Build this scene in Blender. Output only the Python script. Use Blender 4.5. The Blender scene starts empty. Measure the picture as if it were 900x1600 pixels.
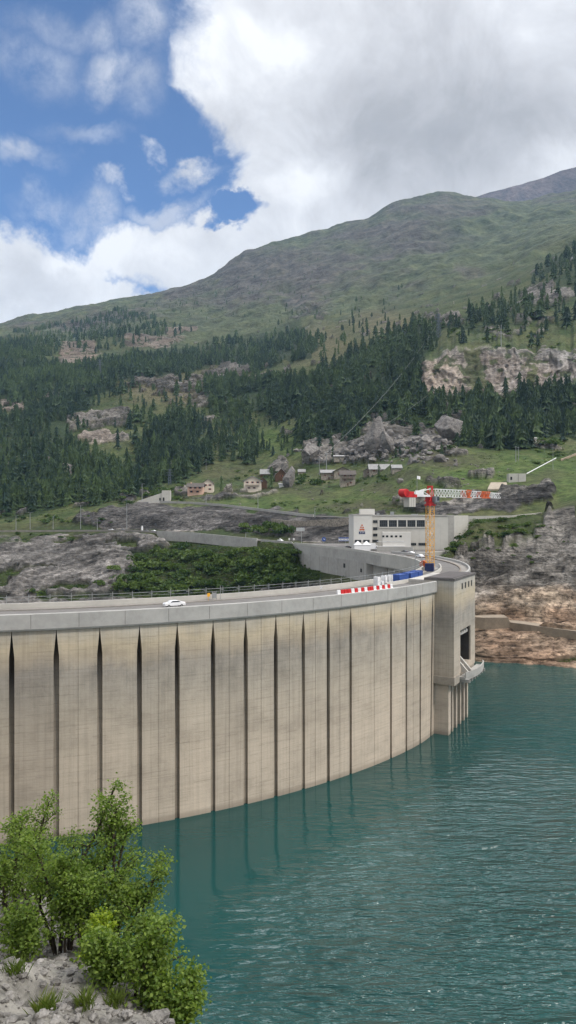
import bpy, bmesh, math, random
import numpy as np
from mathutils import Vector, Matrix
random.seed(7); rng = np.random.default_rng(11)
SC = bpy.context.scene
COL = SC.collection
F = 1155.0          # focal length in photo pixels
CZ = 55.0           # camera height over the lake
R = math.radians

def W(px, py, D):
    """point seen at photo pixel px,py at depth D"""
    return Vector(((px-450)/F*D, D, CZ-(py-800)/F*D))
def z2py(z, D): return 800+(CZ-z)*F/D

# ------------------------------------------------------------------ noise
def _hash(ix, iy, iz, seed):
    h = (ix*374761393 + iy*668265263 + iz*2147483647*3 + seed*1274126177) & 0xFFFFFFFF
    h = ((h ^ (h >> 13))*1274126177) & 0xFFFFFFFF
    h = ((h ^ (h >> 15))*2246822519) & 0xFFFFFFFF
    return ((h ^ (h >> 16)) & 0xFFFFFF)/float(0xFFFFFF)
def vnoise(x, y, z=0.0, seed=0):
    x = np.asarray(x, float); y = np.asarray(y, float); z = np.asarray(z, float)+0*x
    ix = np.floor(x).astype(np.int64); iy = np.floor(y).astype(np.int64); iz = np.floor(z).astype(np.int64)
    fx = x-ix; fy = y-iy; fz = z-iz
    fx = fx*fx*(3-2*fx); fy = fy*fy*(3-2*fy); fz = fz*fz*(3-2*fz)
    r = 0
    for a in (0, 1):
        for b in (0, 1):
            for c in (0, 1):
                w = (fx if a else 1-fx)*(fy if b else 1-fy)*(fz if c else 1-fz)
                r = r+w*_hash(ix+a, iy+b, iz+c, seed)
    return r*2-1
def fbm(x, y, z=0.0, oct=4, seed=0, gain=.5):
    s = 0; a = 1; t = 0
    for i in range(oct):
        s = s+a*vnoise(np.asarray(x)*2**i, np.asarray(y)*2**i, np.asarray(z)*2**i, seed+i*17); t += a; a *= gain
    return s/t
def ridged(x, y, z=0.0, oct=4, seed=0):
    s = 0; a = 1; t = 0
    for i in range(oct):
        s = s+a*(1-2*np.abs(vnoise(np.asarray(x)*2.1**i, np.asarray(y)*2.1**i, np.asarray(z)*2.1**i, seed+i*13))); t += a; a *= .5
    return s/t
def sstep(a, b, x):
    t = np.clip((np.asarray(x, float)-a)/(b-a), 0, 1); return t*t*(3-2*t)

# ------------------------------------------------------------------ object helpers
def link(o, parent=None):
    COL.objects.link(o)
    if parent is not None: o.parent = parent
    return o
def tag(o, label=None, cat=None, group=None, kind=None):
    if label: o['label'] = label
    if cat: o['category'] = cat
    if group: o['group'] = group
    if kind: o['kind'] = kind
    return o
def thing(name, label, cat, loc=(0, 0, 0), rz=0, group=None):
    o = bpy.data.objects.new(name, None); o.empty_display_size = .5
    link(o); o.location = loc; o.rotation_euler = (0, 0, rz)
    return tag(o, label, cat, group)
def npmesh(name, V, Fc, mats, mi=None, smooth=False):
    """fast mesh from arrays; Fc an (n,3) or (n,4) array"""
    me = bpy.data.meshes.new(name)
    V = np.asarray(V, np.float32); Fc = np.asarray(Fc, np.int32)
    n, k = Fc.shape
    me.vertices.add(len(V)); me.vertices.foreach_set('co', V.ravel())
    me.loops.add(n*k); me.loops.foreach_set('vertex_index', Fc.ravel())
    me.polygons.add(n); me.polygons.foreach_set('loop_start', np.arange(0, n*k, k, dtype=np.int32))
    try: me.polygons.foreach_set('loop_total', np.full(n, k, np.int32))
    except Exception: pass
    for m in (mats if isinstance(mats, (list, tuple)) else [mats]): me.materials.append(m)
    if mi is not None: me.polygons.foreach_set('material_index', np.asarray(mi, np.int32))
    me.polygons.foreach_set('use_smooth', np.full(n, bool(smooth)))
    me.update(calc_edges=True); me.validate()
    return me
def fattr(me, name, vals, dom='POINT'):
    a = me.attributes.new(name, 'FLOAT', dom); a.data.foreach_set('value', np.asarray(vals, np.float32).ravel())
def cattr(me, name, vals):
    v = np.ones((len(vals), 4), np.float32); v[:, :3] = vals
    a = me.attributes.new(name, 'FLOAT_COLOR', 'POINT'); a.data.foreach_set('color', v.ravel())

class MB:
    def __init__(s): s.v = []; s.f = []; s.m = []; s.mat = 0
    def add(s, vs, fs):
        b = len(s.v); s.v += [tuple(v) for v in vs]
        for f in fs: s.f.append([b+i for i in f]); s.m.append(s.mat)
    def box(s, c, d, rz=0, taper=1.0):
        cx, cy, cz = c; x, y, z = d[0]/2, d[1]/2, d[2]/2; ca, sa = math.cos(rz), math.sin(rz)
        vs = []
        for k in (-1, 1):
            q = taper if k == 1 else 1
            for i, j in ((-1, -1), (1, -1), (1, 1), (-1, 1)):
                a, b = i*x*q, j*y*q
                vs.append((cx+a*ca-b*sa, cy+a*sa+b*ca, cz+k*z))
        s.add(vs, [(3, 2, 1, 0), (4, 5, 6, 7), (0, 1, 5, 4), (1, 2, 6, 5), (2, 3, 7, 6), (3, 0, 4, 7)]); return s
    def bar(s, a, b, w, h=None):
        a = Vector(a); b = Vector(b); h = h or w; d = (b-a)
        if d.length < 1e-6: return s
        d.normalize(); up = Vector((0, 0, 1)) if abs(d.z) < .95 else Vector((1, 0, 0))
        x = d.cross(up).normalized(); y = x.cross(d).normalized()
        vs = []
        for p in (a, b):
            for i, j in ((-1, -1), (1, -1), (1, 1), (-1, 1)): vs.append(p+x*i*w/2+y*j*h/2)
        s.add(vs, [(3, 2, 1, 0), (4, 5, 6, 7), (0, 1, 5, 4), (1, 2, 6, 5), (2, 3, 7, 6), (3, 0, 4, 7)]); return s
    def tube(s, a, b, r0, r1=None, n=8, caps=True):
        a = Vector(a); b = Vector(b); r1 = r0 if r1 is None else r1; d = b-a
        if d.length < 1e-6: return s
        d.normalize(); up = Vector((0, 0, 1)) if abs(d.z) < .95 else Vector((1, 0, 0))
        x = d.cross(up).normalized(); y = x.cross(d).normalized(); vs = []
        for p, r in ((a, r0), (b, r1)):
            for i in range(n):
                t = 2*math.pi*i/n; vs.append(p+x*math.cos(t)*r+y*math.sin(t)*r)
        fs = [(i, (i+1) % n, n+(i+1) % n, n+i) for i in range(n)]
        if caps: fs += [tuple(range(n-1, -1, -1)), tuple(range(n, 2*n))]
        s.add(vs, fs); return s
    def prism(s, poly, z0, z1, top=True, bot=True):
        n = len(poly); vs = [(p[0], p[1], z0) for p in poly]+[(p[0], p[1], z1) for p in poly]
        fs = [(i, (i+1) % n, n+(i+1) % n, n+i) for i in range(n)]
        if bot: fs.append(tuple(range(n-1, -1, -1)))
        if top: fs.append(tuple(range(n, 2*n)))
        s.add(vs, fs); return s
    def slab(s, pts):           # 8 explicit corners, bottom 4 then top 4
        s.add(pts, [(3, 2, 1, 0), (4, 5, 6, 7), (0, 1, 5, 4), (1, 2, 6, 5), (2, 3, 7, 6), (3, 0, 4, 7)]); return s
    def mesh(s, name, mats, smooth=False):
        me = bpy.data.meshes.new(name); me.from_pydata(s.v, [], s.f)
        for m in (mats if isinstance(mats, (list, tuple)) else [mats]): me.materials.append(m)
        if any(s.m): me.polygons.foreach_set('material_index', s.m)
        if smooth: me.polygons.foreach_set('use_smooth', [True]*len(s.f))
        me.update(); return me
    def build(s, name, mats, parent=None, smooth=False, bevel=0, **kw):
        o = bpy.data.objects.new(name, s.mesh(name, mats, smooth)); link(o, parent)
        if bevel:
            b = o.modifiers.new('b', 'BEVEL'); b.width = bevel; b.segments = 2; b.limit_method = 'ANGLE'
        return tag(o, **kw) if kw else o
CHILD = {}
def copy_tree(o, parent=None):
    c = o.copy(); COL.objects.link(c); c.parent = parent
    for ch in KIDS.get(o.name, []): copy_tree(ch, c)
    return c
KIDS = {}
def index_kids(o):
    KIDS[o.name] = [c for c in bpy.data.objects if c.parent == o]
    for c in KIDS[o.name]: index_kids(c)

# ------------------------------------------------------------------ materials
def newmat(name):
    m = bpy.data.materials.new(name); m.use_nodes = True; nt = m.node_tree; nt.nodes.clear()
    out = nt.nodes.new('ShaderNodeOutputMaterial'); b = nt.nodes.new('ShaderNodeBsdfPrincipled')
    nt.links.new(b.outputs[0], out.inputs['Surface']); return m, nt, b
def N(nt, t, **kw):
    n = nt.nodes.new(t)
    for k, v in kw.items():
        if k == 'inp':
            for a, b in v.items(): n.inputs[a].default_value = b
        else: setattr(n, k, v)
    return n
def ramp(nt, fac, stops, interp='LINEAR'):
    n = nt.nodes.new('ShaderNodeValToRGB'); e = n.color_ramp; e.interpolation = interp
    while len(e.elements) < len(stops): e.elements.new(.5)
    for el, (p, c) in zip(e.elements, stops):
        el.position = p; el.color = (c[0], c[1], c[2], 1) if not isinstance(c, (int, float)) else (c, c, c, 1)
    nt.links.new(fac, n.inputs[0]); return n.outputs[0]
def mixc(nt, fac, a, b, mode='MIX'):
    n = nt.nodes.new('ShaderNodeMix'); n.data_type = 'RGBA'; n.blend_type = mode; n.clamp_factor = True
    for s, v in ((n.inputs[0], fac), (n.inputs[6], a), (n.inputs[7], b)):
        if hasattr(v, 'is_output') or hasattr(v, 'links'): nt.links.new(v, s)
        elif isinstance(v, (int, float)): s.default_value = v
        else: s.default_value = (v[0], v[1], v[2], 1)
    return n.outputs[2]
def math_(nt, op, a, b=None, c=None, clamp=False):
    n = nt.nodes.new('ShaderNodeMath'); n.operation = op; n.use_clamp = clamp
    for s, v in zip(n.inputs, (a, b, c)):
        if v is None: continue
        if hasattr(v, 'links'): nt.links.new(v, s)
        else: s.default_value = v
    return n.outputs[0]
def noise(nt, vec, scale, detail=4, rough=.55, dist=0):
    n = N(nt, 'ShaderNodeTexNoise', inp={'Scale': scale, 'Detail': detail, 'Roughness': rough, 'Distortion': dist})
    if vec is not None: nt.links.new(vec, n.inputs['Vector'])
    return n.outputs[0]
def mapping(nt, vec, scale=(1, 1, 1), rot=(0, 0, 0), loc=(0, 0, 0)):
    n = N(nt, 'ShaderNodeMapping'); n.inputs['Scale'].default_value = scale; n.inputs['Rotation'].default_value = rot
    n.inputs['Location'].default_value = loc
    nt.links.new(vec, n.inputs['Vector']); return n.outputs[0]
def bump(nt, b, h, strength=.5, dist=.05):
    n = N(nt, 'ShaderNodeBump', inp={'Strength': strength, 'Distance': dist}); nt.links.new(h, n.inputs['Height'])
    nt.links.new(n.outputs[0], b.inputs['Normal'])
def simple(name, col, rough=.7, metal=0, var=.25, scale=.6, obj=True, bmp=0, spec=.3):
    """painted or cast material with weathering blotches"""
    m, nt, b = newmat(name)
    tc = N(nt, 'ShaderNodeTexCoord'); v = tc.outputs['Object']
    n1 = noise(nt, v, scale, 5, .65); n2 = noise(nt, v, scale*7, 3, .6)
    f = math_(nt, 'ADD', math_(nt, 'MULTIPLY', n1, .65), math_(nt, 'MULTIPLY', n2, .35))
    c = ramp(nt, f, [(.3, [x*(1-var) for x in col]), (.55, col), (.75, [min(1, x*(1+var*.5)) for x in col])])
    nt.links.new(c, b.inputs['Base Color']); b.inputs['Roughness'].default_value = rough; b.inputs['Metallic'].default_value = metal
    b.inputs['Specular IOR Level'].default_value = spec
    if bmp: bump(nt, b, n2, .6, bmp)
    return m

def mat_dam():
    m, nt, b = newmat('dam_concrete')
    uv = N(nt, 'ShaderNodeUVMap'); v = uv.outputs[0]
    sp = N(nt, 'ShaderNodeSeparateXYZ'); nt.links.new(v, sp.inputs[0]); s_, z_ = sp.outputs[0], sp.outputs[1]
    wob = noise(nt, mapping(nt, v, (.09, .02, 1)), 1, 3, .6)
    wob2 = noise(nt, mapping(nt, v, (.8, .05, 1)), 1, 3, .6)
    zz = math_(nt, 'ADD', math_(nt, 'ADD', z_, math_(nt, 'MULTIPLY', math_(nt, 'SUBTRACT', wob, .5), 5)), math_(nt, 'MULTIPLY', math_(nt, 'SUBTRACT', wob2, .5), 3))
    t = math_(nt, 'DIVIDE', zz, 40.0)
    base = ramp(nt, t, [(.0, (.50, .43, .35)), (.3, (.47, .405, .33)), (.50, (.42, .37, .305)), (.62, (.37, .335, .285)), (.70, (.34, .31, .27)),
                        (.76, (.42, .36, .28)), (.81, (.49, .42, .31)), (.86, (.47, .425, .35)), (.91, (.46, .44, .405)), (1.0, (.43, .415, .39))])
    # blotches, vertical streaks, horizontal lifts
    bl = noise(nt, mapping(nt, v, (.12, .18, 1)), 1, 6, .7)
    base = mixc(nt, .55, base, ramp(nt, bl, [(.3, .60), (.5, 1.0), (.7, 1.22)]), 'MULTIPLY')
    st = noise(nt, mapping(nt, v, (1.9, .035, 1)), 1, 5, .7)
    base = mixc(nt, .6, base, ramp(nt, st, [(.35, .76), (.5, .98), (.72, 1.1)]), 'MULTIPLY')
    hl = noise(nt, mapping(nt, v, (.05, 2.4, 1)), 1, 4, .75)
    base = mixc(nt, .38, base, ramp(nt, hl, [(.33, .62), (.46, .97), (.7, 1.1)]), 'MULTIPLY')
    fr = math_(nt, 'FRACT', math_(nt, 'DIVIDE', z_, 1.5))
    ln = math_(nt, 'LESS_THAN', fr, .06)
    ln = math_(nt, 'MULTIPLY', ln, math_(nt, 'GREATER_THAN', noise(nt, mapping(nt, v, (.22, .66, 1)), 1, 2, .5), .52))
    base = mixc(nt, math_(nt, 'MULTIPLY', ln, .25), base, (.10, .085, .07))
    # dark water stains in the grey belt and pale lime runs
    dk = noise(nt, mapping(nt, v, (.35, .12, 1)), 1, 5, .75)
    belt = ramp(nt, math_(nt, 'DIVIDE', z_, 40.0), [(.5, 0.0), (.63, 1.0), (.72, 1.0), (.79, 0.0)])
    f = math_(nt, 'MULTIPLY', math_(nt, 'MULTIPLY', ramp(nt, dk, [(.46, 0.0), (.7, 1.0)]), belt), .42)
    base = mixc(nt, f, base, (.12, .115, .105))
    lime = ramp(nt, noise(nt, mapping(nt, v, (2.6, .5, 1)), 1, 4, .8), [(.66, 0.0), (.72, 1.0)])
    lb = ramp(nt, math_(nt, 'DIVIDE', z_, 40.0), [(.68, 0.0), (.8, 1.0), (.86, .0)])
    base = mixc(nt, math_(nt, 'MULTIPLY', math_(nt, 'MULTIPLY', lime, lb), .55), base, (.62, .60, .55))
    wl = ramp(nt, math_(nt, 'DIVIDE', z_, 40.0), [(0.0, 1.0), (.018, .7), (.03, 0.0)])
    base = mixc(nt, math_(nt, 'MULTIPLY', wl, .5), base, (.16, .13, .10))
    pa = N(nt, 'ShaderNodeAttribute', attribute_name='panel'); base = mixc(nt, 1, base, ramp(nt, pa.outputs['Fac'], [(0, (1, 1, 1)), (.001, (.84, .83, .82)), (.5, (.96, .95, .93)), (1, (1.08, 1.06, 1.03))]), 'MULTIPLY')
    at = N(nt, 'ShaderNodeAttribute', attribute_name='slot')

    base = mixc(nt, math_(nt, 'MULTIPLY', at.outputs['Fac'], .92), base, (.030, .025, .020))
    nt.links.new(base, b.inputs['Base Color']); b.inputs['Roughness'].default_value = .9; b.inputs['Specular IOR Level'].default_value = .2
    h = math_(nt, 'ADD', hl, math_(nt, 'MULTIPLY', noise(nt, v, 2.5, 4, .6), .5))
    bump(nt, b, h, .5, .08)
    return m

def mat_terrain():
    m, nt, b = newmat('hillside')
    tc = N(nt, 'ShaderNodeTexCoord'); v = tc.outputs['Object']
    at = N(nt, 'ShaderNodeAttribute', attribute_name='Col'); rk = N(nt, 'ShaderNodeAttribute', attribute_name='rock')
    dd = N(nt, 'ShaderNodeAttribute', attribute_name='dist')
    c = at.outputs['Color']
    na = noise(nt, v, .22, 6, .7); nb = noise(nt, v, .022, 6, .7)
    n = mixc(nt, dd.outputs['Fac'], na, nb)
    c = mixc(nt, .8, c, ramp(nt, n, [(.34, .38), (.5, .95), (.66, 1.6)]), 'MULTIPLY')
    # bedded, fractured rock: dark seams along tilted strata
    vs = mapping(nt, v, (.045, .06, .42), (0, R(-16), 0)); s1 = noise(nt, vs, 1.0, 7, .72, .6)
    vein = noise(nt, mapping(nt, v, (.11, .13, .26), (0, R(-24), 0)), 1.0, 5, .6, .9)
    cr = ramp(nt, math_(nt, 'ABSOLUTE', math_(nt, 'SUBTRACT', vein, .5)), [(0, .30), (.022, .95), (.2, 1.0)])
    vein2 = noise(nt, mapping(nt, v, (.3, .3, .9), (0, R(-12), 0)), 1.0, 5, .65, .4)
    cr2 = ramp(nt, vein2, [(.34, .25), (.46, .85), (.6, 1.1), (.72, 1.5)])
    sm = ramp(nt, s1, [(.34, .30), (.44, .75), (.56, 1.05), (.68, 1.4)])
    rr = mixc(nt, 1, mixc(nt, 1, sm, cr, 'MULTIPLY'), cr2, 'MULTIPLY')
    c = mixc(nt, rk.outputs['Fac'], c, mixc(nt, 1, c, rr, 'MULTIPLY'))
    nt.links.new(c, b.inputs['Base Color']); b.inputs['Roughness'].default_value = .95; b.inputs['Specular IOR Level'].default_value = .12
    h = math_(nt, 'ADD', math_(nt, 'MULTIPLY', n, 1.0), math_(nt, 'MULTIPLY', math_(nt, 'MULTIPLY', s1, rk.outputs['Fac']), 2.5))
    bn = N(nt, 'ShaderNodeBump', inp={'Strength': .9}); nt.links.new(h, bn.inputs['Height'])
    nt.links.new(math_(nt, 'ADD', 1.2, math_(nt, 'MULTIPLY', dd.outputs['Fac'], 22)), bn.inputs['Distance']); nt.links.new(bn.outputs[0], b.inputs['Normal'])
    return m

def mat_leaf(name, col, col2, trans=.25, rough=.6):
    m, nt, b = newmat(name)
    oi = N(nt, 'ShaderNodeObjectInfo'); at = N(nt, 'ShaderNodeAttribute', attribute_name='tint')
    f = math_(nt, 'FRACT', math_(nt, 'ADD', oi.outputs['Random'], at.outputs['Fac']))
    tc = N(nt, 'ShaderNodeTexCoord'); n = noise(nt, tc.outputs['Object'], 1.1, 3, .6)
    ge = N(nt, 'ShaderNodeNewGeometry')
    rp = math_(nt, 'MULTIPLY', math_(nt, 'SUBTRACT', ge.outputs['Random Per Island'], .5), .35)
    c = mixc(nt, math_(nt, 'ADD', f, rp, clamp=True), col, col2)
    c = mixc(nt, .5, c, ramp(nt, n, [(.3, .6), (.7, 1.35)]), 'MULTIPLY')
    nt.links.new(c, b.inputs['Base Color']); b.inputs['Roughness'].default_value = rough; b.inputs['Specular IOR Level'].default_value = .2
    if trans:
        out = [x for x in nt.nodes if x.type == 'OUTPUT_MATERIAL'][0]
        tr = N(nt, 'ShaderNodeBsdfTranslucent'); nt.links.new(mixc(nt, 1, c, (1.5, 1.6, .7), 'MULTIPLY'), tr.inputs[0])
        mx = N(nt, 'ShaderNodeMixShader'); mx.inputs[0].default_value = trans
        nt.links.new(b.outputs[0], mx.inputs[1]); nt.links.new(tr.outputs[0], mx.inputs[2]); nt.links.new(mx.outputs[0], out.inputs[0])
    return m

def mat_rock(name, col, scale=.5):
    m, nt, b = newmat(name)
    tc = N(nt, 'ShaderNodeTexCoord'); v = tc.outputs['Object']
    n1 = noise(nt, v, scale, 7, .7); n2 = noise(nt, mapping(nt, v, (1, 1, 3.0), (0, R(-16), 0)), scale*.9, 6, .7, .5)
    c = ramp(nt, n1, [(.3, [x*.45 for x in col]), (.5, col), (.7, [min(1, x*1.45) for x in col])])
    c = mixc(nt, .7, c, ramp(nt, n2, [(.36, .35), (.5, 1.0), (.7, 1.25)]), 'MULTIPLY')
    nt.links.new(c, b.inputs['Base Color']); b.inputs['Roughness'].default_value = .92; b.inputs['Specular IOR Level'].default_value = .15
    bump(nt, b, math_(nt, 'ADD', n1, n2), .9, .25/scale*.5)
    return m

def mat_water():
    m, nt, b = newmat('lake_water')
    tc = N(nt, 'ShaderNodeTexCoord'); v = tc.outputs['Object']
    sp = N(nt, 'ShaderNodeSeparateXYZ'); nt.links.new(v, sp.inputs[0]); x, y = sp.outputs[0], sp.outputs[1]
    # open-water side of the wind line that leaves the wall
    d = math_(nt, 'SUBTRACT', math_(nt, 'MULTIPLY', math_(nt, 'SUBTRACT', x, -8.5), .911), math_(nt, 'MULTIPLY', math_(nt, 'SUBTRACT', y, 82), .412))
    wn = noise(nt, v, .035, 4, .6)
    d = math_(nt, 'ADD', d, math_(nt, 'MULTIPLY', math_(nt, 'SUBTRACT', wn, .5), 26))
    mr = N(nt, 'ShaderNodeMapRange', interpolation_type='SMOOTHSTEP', inp={'From Min': -13, 'From Max': 18, 'To Min': .012, 'To Max': 1}); nt.links.new(d, mr.inputs[0])
    fy = N(nt, 'ShaderNodeMapRange', interpolation_type='SMOOTHSTEP', inp={'From Min': 95, 'From Max': 185, 'To Min': 1, 'To Max': .10}); nt.links.new(y, fy.inputs[0])
    amp = math_(nt, 'MULTIPLY', mr.outputs[0], fy.outputs[0])
    pt = ramp(nt, noise(nt, mapping(nt, v, (.05, .09, 1)), 1, 4, .6), [(.3, .45), (.6, 1.0)])
    amp = math_(nt, 'MULTIPLY', amp, pt)
    w1 = noise(nt, mapping(nt, v, (.16, .62, 1), (0, 0, R(10))), 1, 2, .45, .5)
    w2 = noise(nt, mapping(nt, v, (.42, 1.30, 1), (0, 0, R(-9))), 1, 3, .55, .3)
    h = math_(nt, 'ADD', w1, math_(nt, 'MULTIPLY', w2, .38))
    h = math_(nt, 'MULTIPLY', h, amp)
    c = ramp(nt, noise(nt, v, .012, 3, .6), [(.35, (.008, .047, .045)), (.65, (.011, .059, .055))])
    nt.links.new(c, b.inputs['Base Color']); b.inputs['Roughness'].default_value = .07; b.inputs['IOR'].default_value = 1.333
    b.inputs['Specular IOR Level'].default_value = .5
    bump(nt, b, h, 1.0, 2.5)
    return m

M = {}
M['dam'] = mat_dam(); M['terrain'] = mat_terrain(); M['water'] = mat_water()
M['conc'] = simple('cast_concrete', (.40, .385, .36), .9, var=.32, scale=.12, bmp=.03)
M['conc_pale'] = simple('pale_concrete', (.48, .46, .42), .88, var=.2, scale=.1, bmp=.02)
M['render'] = simple('station_render', (.52, .50, .455), .85, var=.16, scale=.07)
M['render_white'] = simple('white_render', (.62, .60, .56), .85, var=.12, scale=.1)
M['asph'] = simple('asphalt', (.165, .155, .145), .9, var=.3, scale=.15)
M['walk'] = simple('paving', (.27, .25, .225), .9, var=.3, scale=.2)
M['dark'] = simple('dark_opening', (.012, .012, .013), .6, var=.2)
M['glass'] = simple('window_glass', (.02, .024, .028), .12, var=.3, spec=.6)
M['steel'] = simple('galvanised_steel', (.32, .33, .33), .5, .4, var=.2, scale=1)
M['dsteel'] = simple('dark_steel', (.07, .075, .085), .6, .3)
M['yellow'] = simple('yellow_paint', (.72, .36, .03), .5, var=.2, scale=1)
M['red'] = simple('red_paint', (.55, .022, .022), .45, var=.2, scale=1)
M['orange'] = simple('orange_paint', (.55, .12, .04), .5, var=.2, scale=1)
M['white'] = simple('white_paint', (.76, .76, .76), .45, var=.1, scale=1)
M['cwhite'] = simple('car_white', (.78, .78, .79), .2, var=.04, spec=.6)
M['cgrey'] = simple('car_grey', (.16, .17, .18), .25, var=.04, spec=.6)
M['cdark'] = simple('car_dark', (.03, .033, .04), .2, var=.04, spec=.6)
M['blue'] = simple('blue_paint', (.035, .085, .30), .5, var=.3, scale=.8)
M['navy'] = simple('navy_paint', (.02, .03, .10), .5, var=.3, scale=.8)
M['tyre'] = simple('tyre_rubber', (.02, .02, .02), .85)
M['lamp'] = simple('lamp_glass', (.7, .7, .65), .2)
M['rock'] = mat_rock('grey_rock', (.25, .225, .20), .35)
M['rock_pale'] = mat_rock('pale_rock', (.20, .187, .17), 2.2)
M['stone'] = mat_rock('stone_masonry', (.30, .265, .22), .9)
M['slate'] = simple('stone_slate_roof', (.27, .265, .26), .7, var=.35, scale=.5)
M['brownroof'] = simple('brown_roof', (.10, .085, .075), .8, var=.3, scale=.5)
M['blueroof'] = simple('blue_grey_roof', (.25, .29, .36), .5, var=.2, scale=.5)
M['wood'] = simple('dark_timber', (.10, .055, .03), .8, var=.3)
M['shutter'] = simple('red_brown_shutter', (.30, .08, .05), .7, var=.2)
M['cream'] = simple('cream_render', (.68, .60, .50), .9, var=.15, scale=.3)
M['bark'] = simple('bark', (.055, .042, .03), .95, var=.4, scale=6, bmp=.01)
M['needle'] = mat_leaf('conifer_needles', (.014, .033, .018), (.072, .112, .036), .15)
M['shrub'] = mat_leaf('shrub_leaves', (.028, .058, .014), (.095, .140, .034), .25)
M['leaf'] = mat_leaf('tree_leaves', (.075, .130, .024), (.20, .27, .055), .45, .45)
M['leafy'] = mat_leaf('yellow_green_leaves', (.15, .22, .02), (.26, .32, .03), .4, .45)
M['grass'] = mat_leaf('grass_tuft', (.08, .12, .02), (.16, .18, .05), .3)
# look settings
HAZE = 4.6e-5; CLOUD = 8.8; SKYGAIN = (.74, .98, 1.28); SUNE = 2.5; SUNA = 10.0; EXPO = .29
# ================================================================== TERRAIN BEYOND THE DAM
def inpoly(x, y, poly):
    r = np.zeros(x.shape, bool); n = len(poly)
    for i in range(n):
        x0, y0 = poly[i]; x1, y1 = poly[(i+1) % n]
        c = (y0 > y) != (y1 > y); r ^= c & (x < (x1-x0)*(y-y0)/((y1-y0) or 1e-9)+x0)
    return r
REG = [ # polygon, density, label
 ([(-330, 640), (0, 650), (60, 640), (110, 608), (170, 598), (190, 606), (160, 622), (140, 636), (118, 652), (106, 700), (150, 706), (190, 722), (215, 712), (238, 680), (268, 652), (310, 662), (312, 700), (306, 742), (280, 752), (250, 764), (200, 776), (130, 788), (60, 806), (0, 814), (-330, 815)], 1.0, 'dark green conifer in the dense wood at lower left of hillside'),
 ([(-330, 570), (0, 560), (100, 576), (200, 562), (300, 547), (400, 530), (470, 518), (502, 540), (482, 562), (400, 582), (340, 571), (250, 592), (150, 608), (60, 622), (0, 640), (-330, 640)], 1.0, 'blue-green conifer in the long far wood below pink outcrops'),
 ([(-330, 540), (0, 532), (60, 512), (100, 500), (200, 485), (290, 508), (300, 522), (200, 545), (120, 550), (0, 572), (-330, 570)], .75, 'small far conifer in the thin high wood at left'),
 ([(300, 604), (350, 592), (420, 594), (480, 592), (520, 570), (560, 548), (600, 528), (655, 505), (700, 512), (680, 532), (664, 552), (652, 600), (655, 622), (700, 636), (725, 678), (650, 682), (600, 662), (575, 655), (560, 690), (500, 704), (470, 690), (462, 650), (440, 662), (400, 640), (330, 655)], 1.0, 'dark conifer in the dense central wood left of the pale cliff'),
 ([(650, 620), (720, 629), (780, 618), (900, 612), (1300, 600), (1300, 700), (900, 690), (860, 684), (800, 700), (760, 704), (728, 690), (720, 670), (690, 655), (640, 650)], 1.0, 'dark conifer in the wood at the foot of the pale cliff'),
 ([(692, 500), (760, 482), (820, 452), (900, 412), (1300, 380), (1300, 480), (900, 474), (840, 495), (800, 512), (760, 518), (700, 520)], .6, 'conifer scattered on the rocky shoulder above the pale cliff'),
 ([(835, 424), (900, 396), (1300, 330), (1300, 350), (900, 412), (850, 430)], .8, 'conifer on the skyline shoulder at upper right'),
 ([(340, 655), (400, 650), (405, 700), (390, 728), (350, 726), (335, 700)], .5, 'conifer in the small clump on meadow above the chalets'),
 ([(262, 640), (330, 655), (340, 720), (312, 740), (240, 750), (200, 775), (150, 788), (140, 760), (200, 735)], .55, 'mid green conifer in the mixed wood left of the chalets'),
 ([(710, 515), (900, 480), (900, 545), (830, 545), (760, 542), (710, 535)], .12, 'lone conifer on grassy ledges right above the pale cliff'),
 ([(400, 575), (520, 560), (640, 500), (560, 500), (430, 545)], .12, 'lone conifer at the upper fringe of the central wood'),
 ([(100, 610), (300, 592), (300, 700), (110, 700)], .12, 'conifer between the rocky outcrops of left hillside'),
 ([(400, 470), (640, 450), (600, 500), (420, 510)], .05, 'tiny lone conifer on the alpine meadow'),
 ([(200, 478), (520, 400), (520, 480), (300, 510)], .05, 'tiny dark conifer on the purple mountain slope'),
 ([(400, 640), (470, 655), (500, 705), (430, 715), (405, 700)], .18, 'conifer scattered on bright meadow left of the boulders'),
 ([(560, 690), (720, 680), (725, 700), (600, 715), (540, 705)], .12, 'conifer growing between the tumbled boulders'),
]
PXS = np.concatenate([np.arange(-330, -12, 8.0), np.arange(-12, 912, 1.7), np.arange(914, 1300, 8.0)])
def zc(px, z, D): return (px, z2py(z, D), D)
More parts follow.
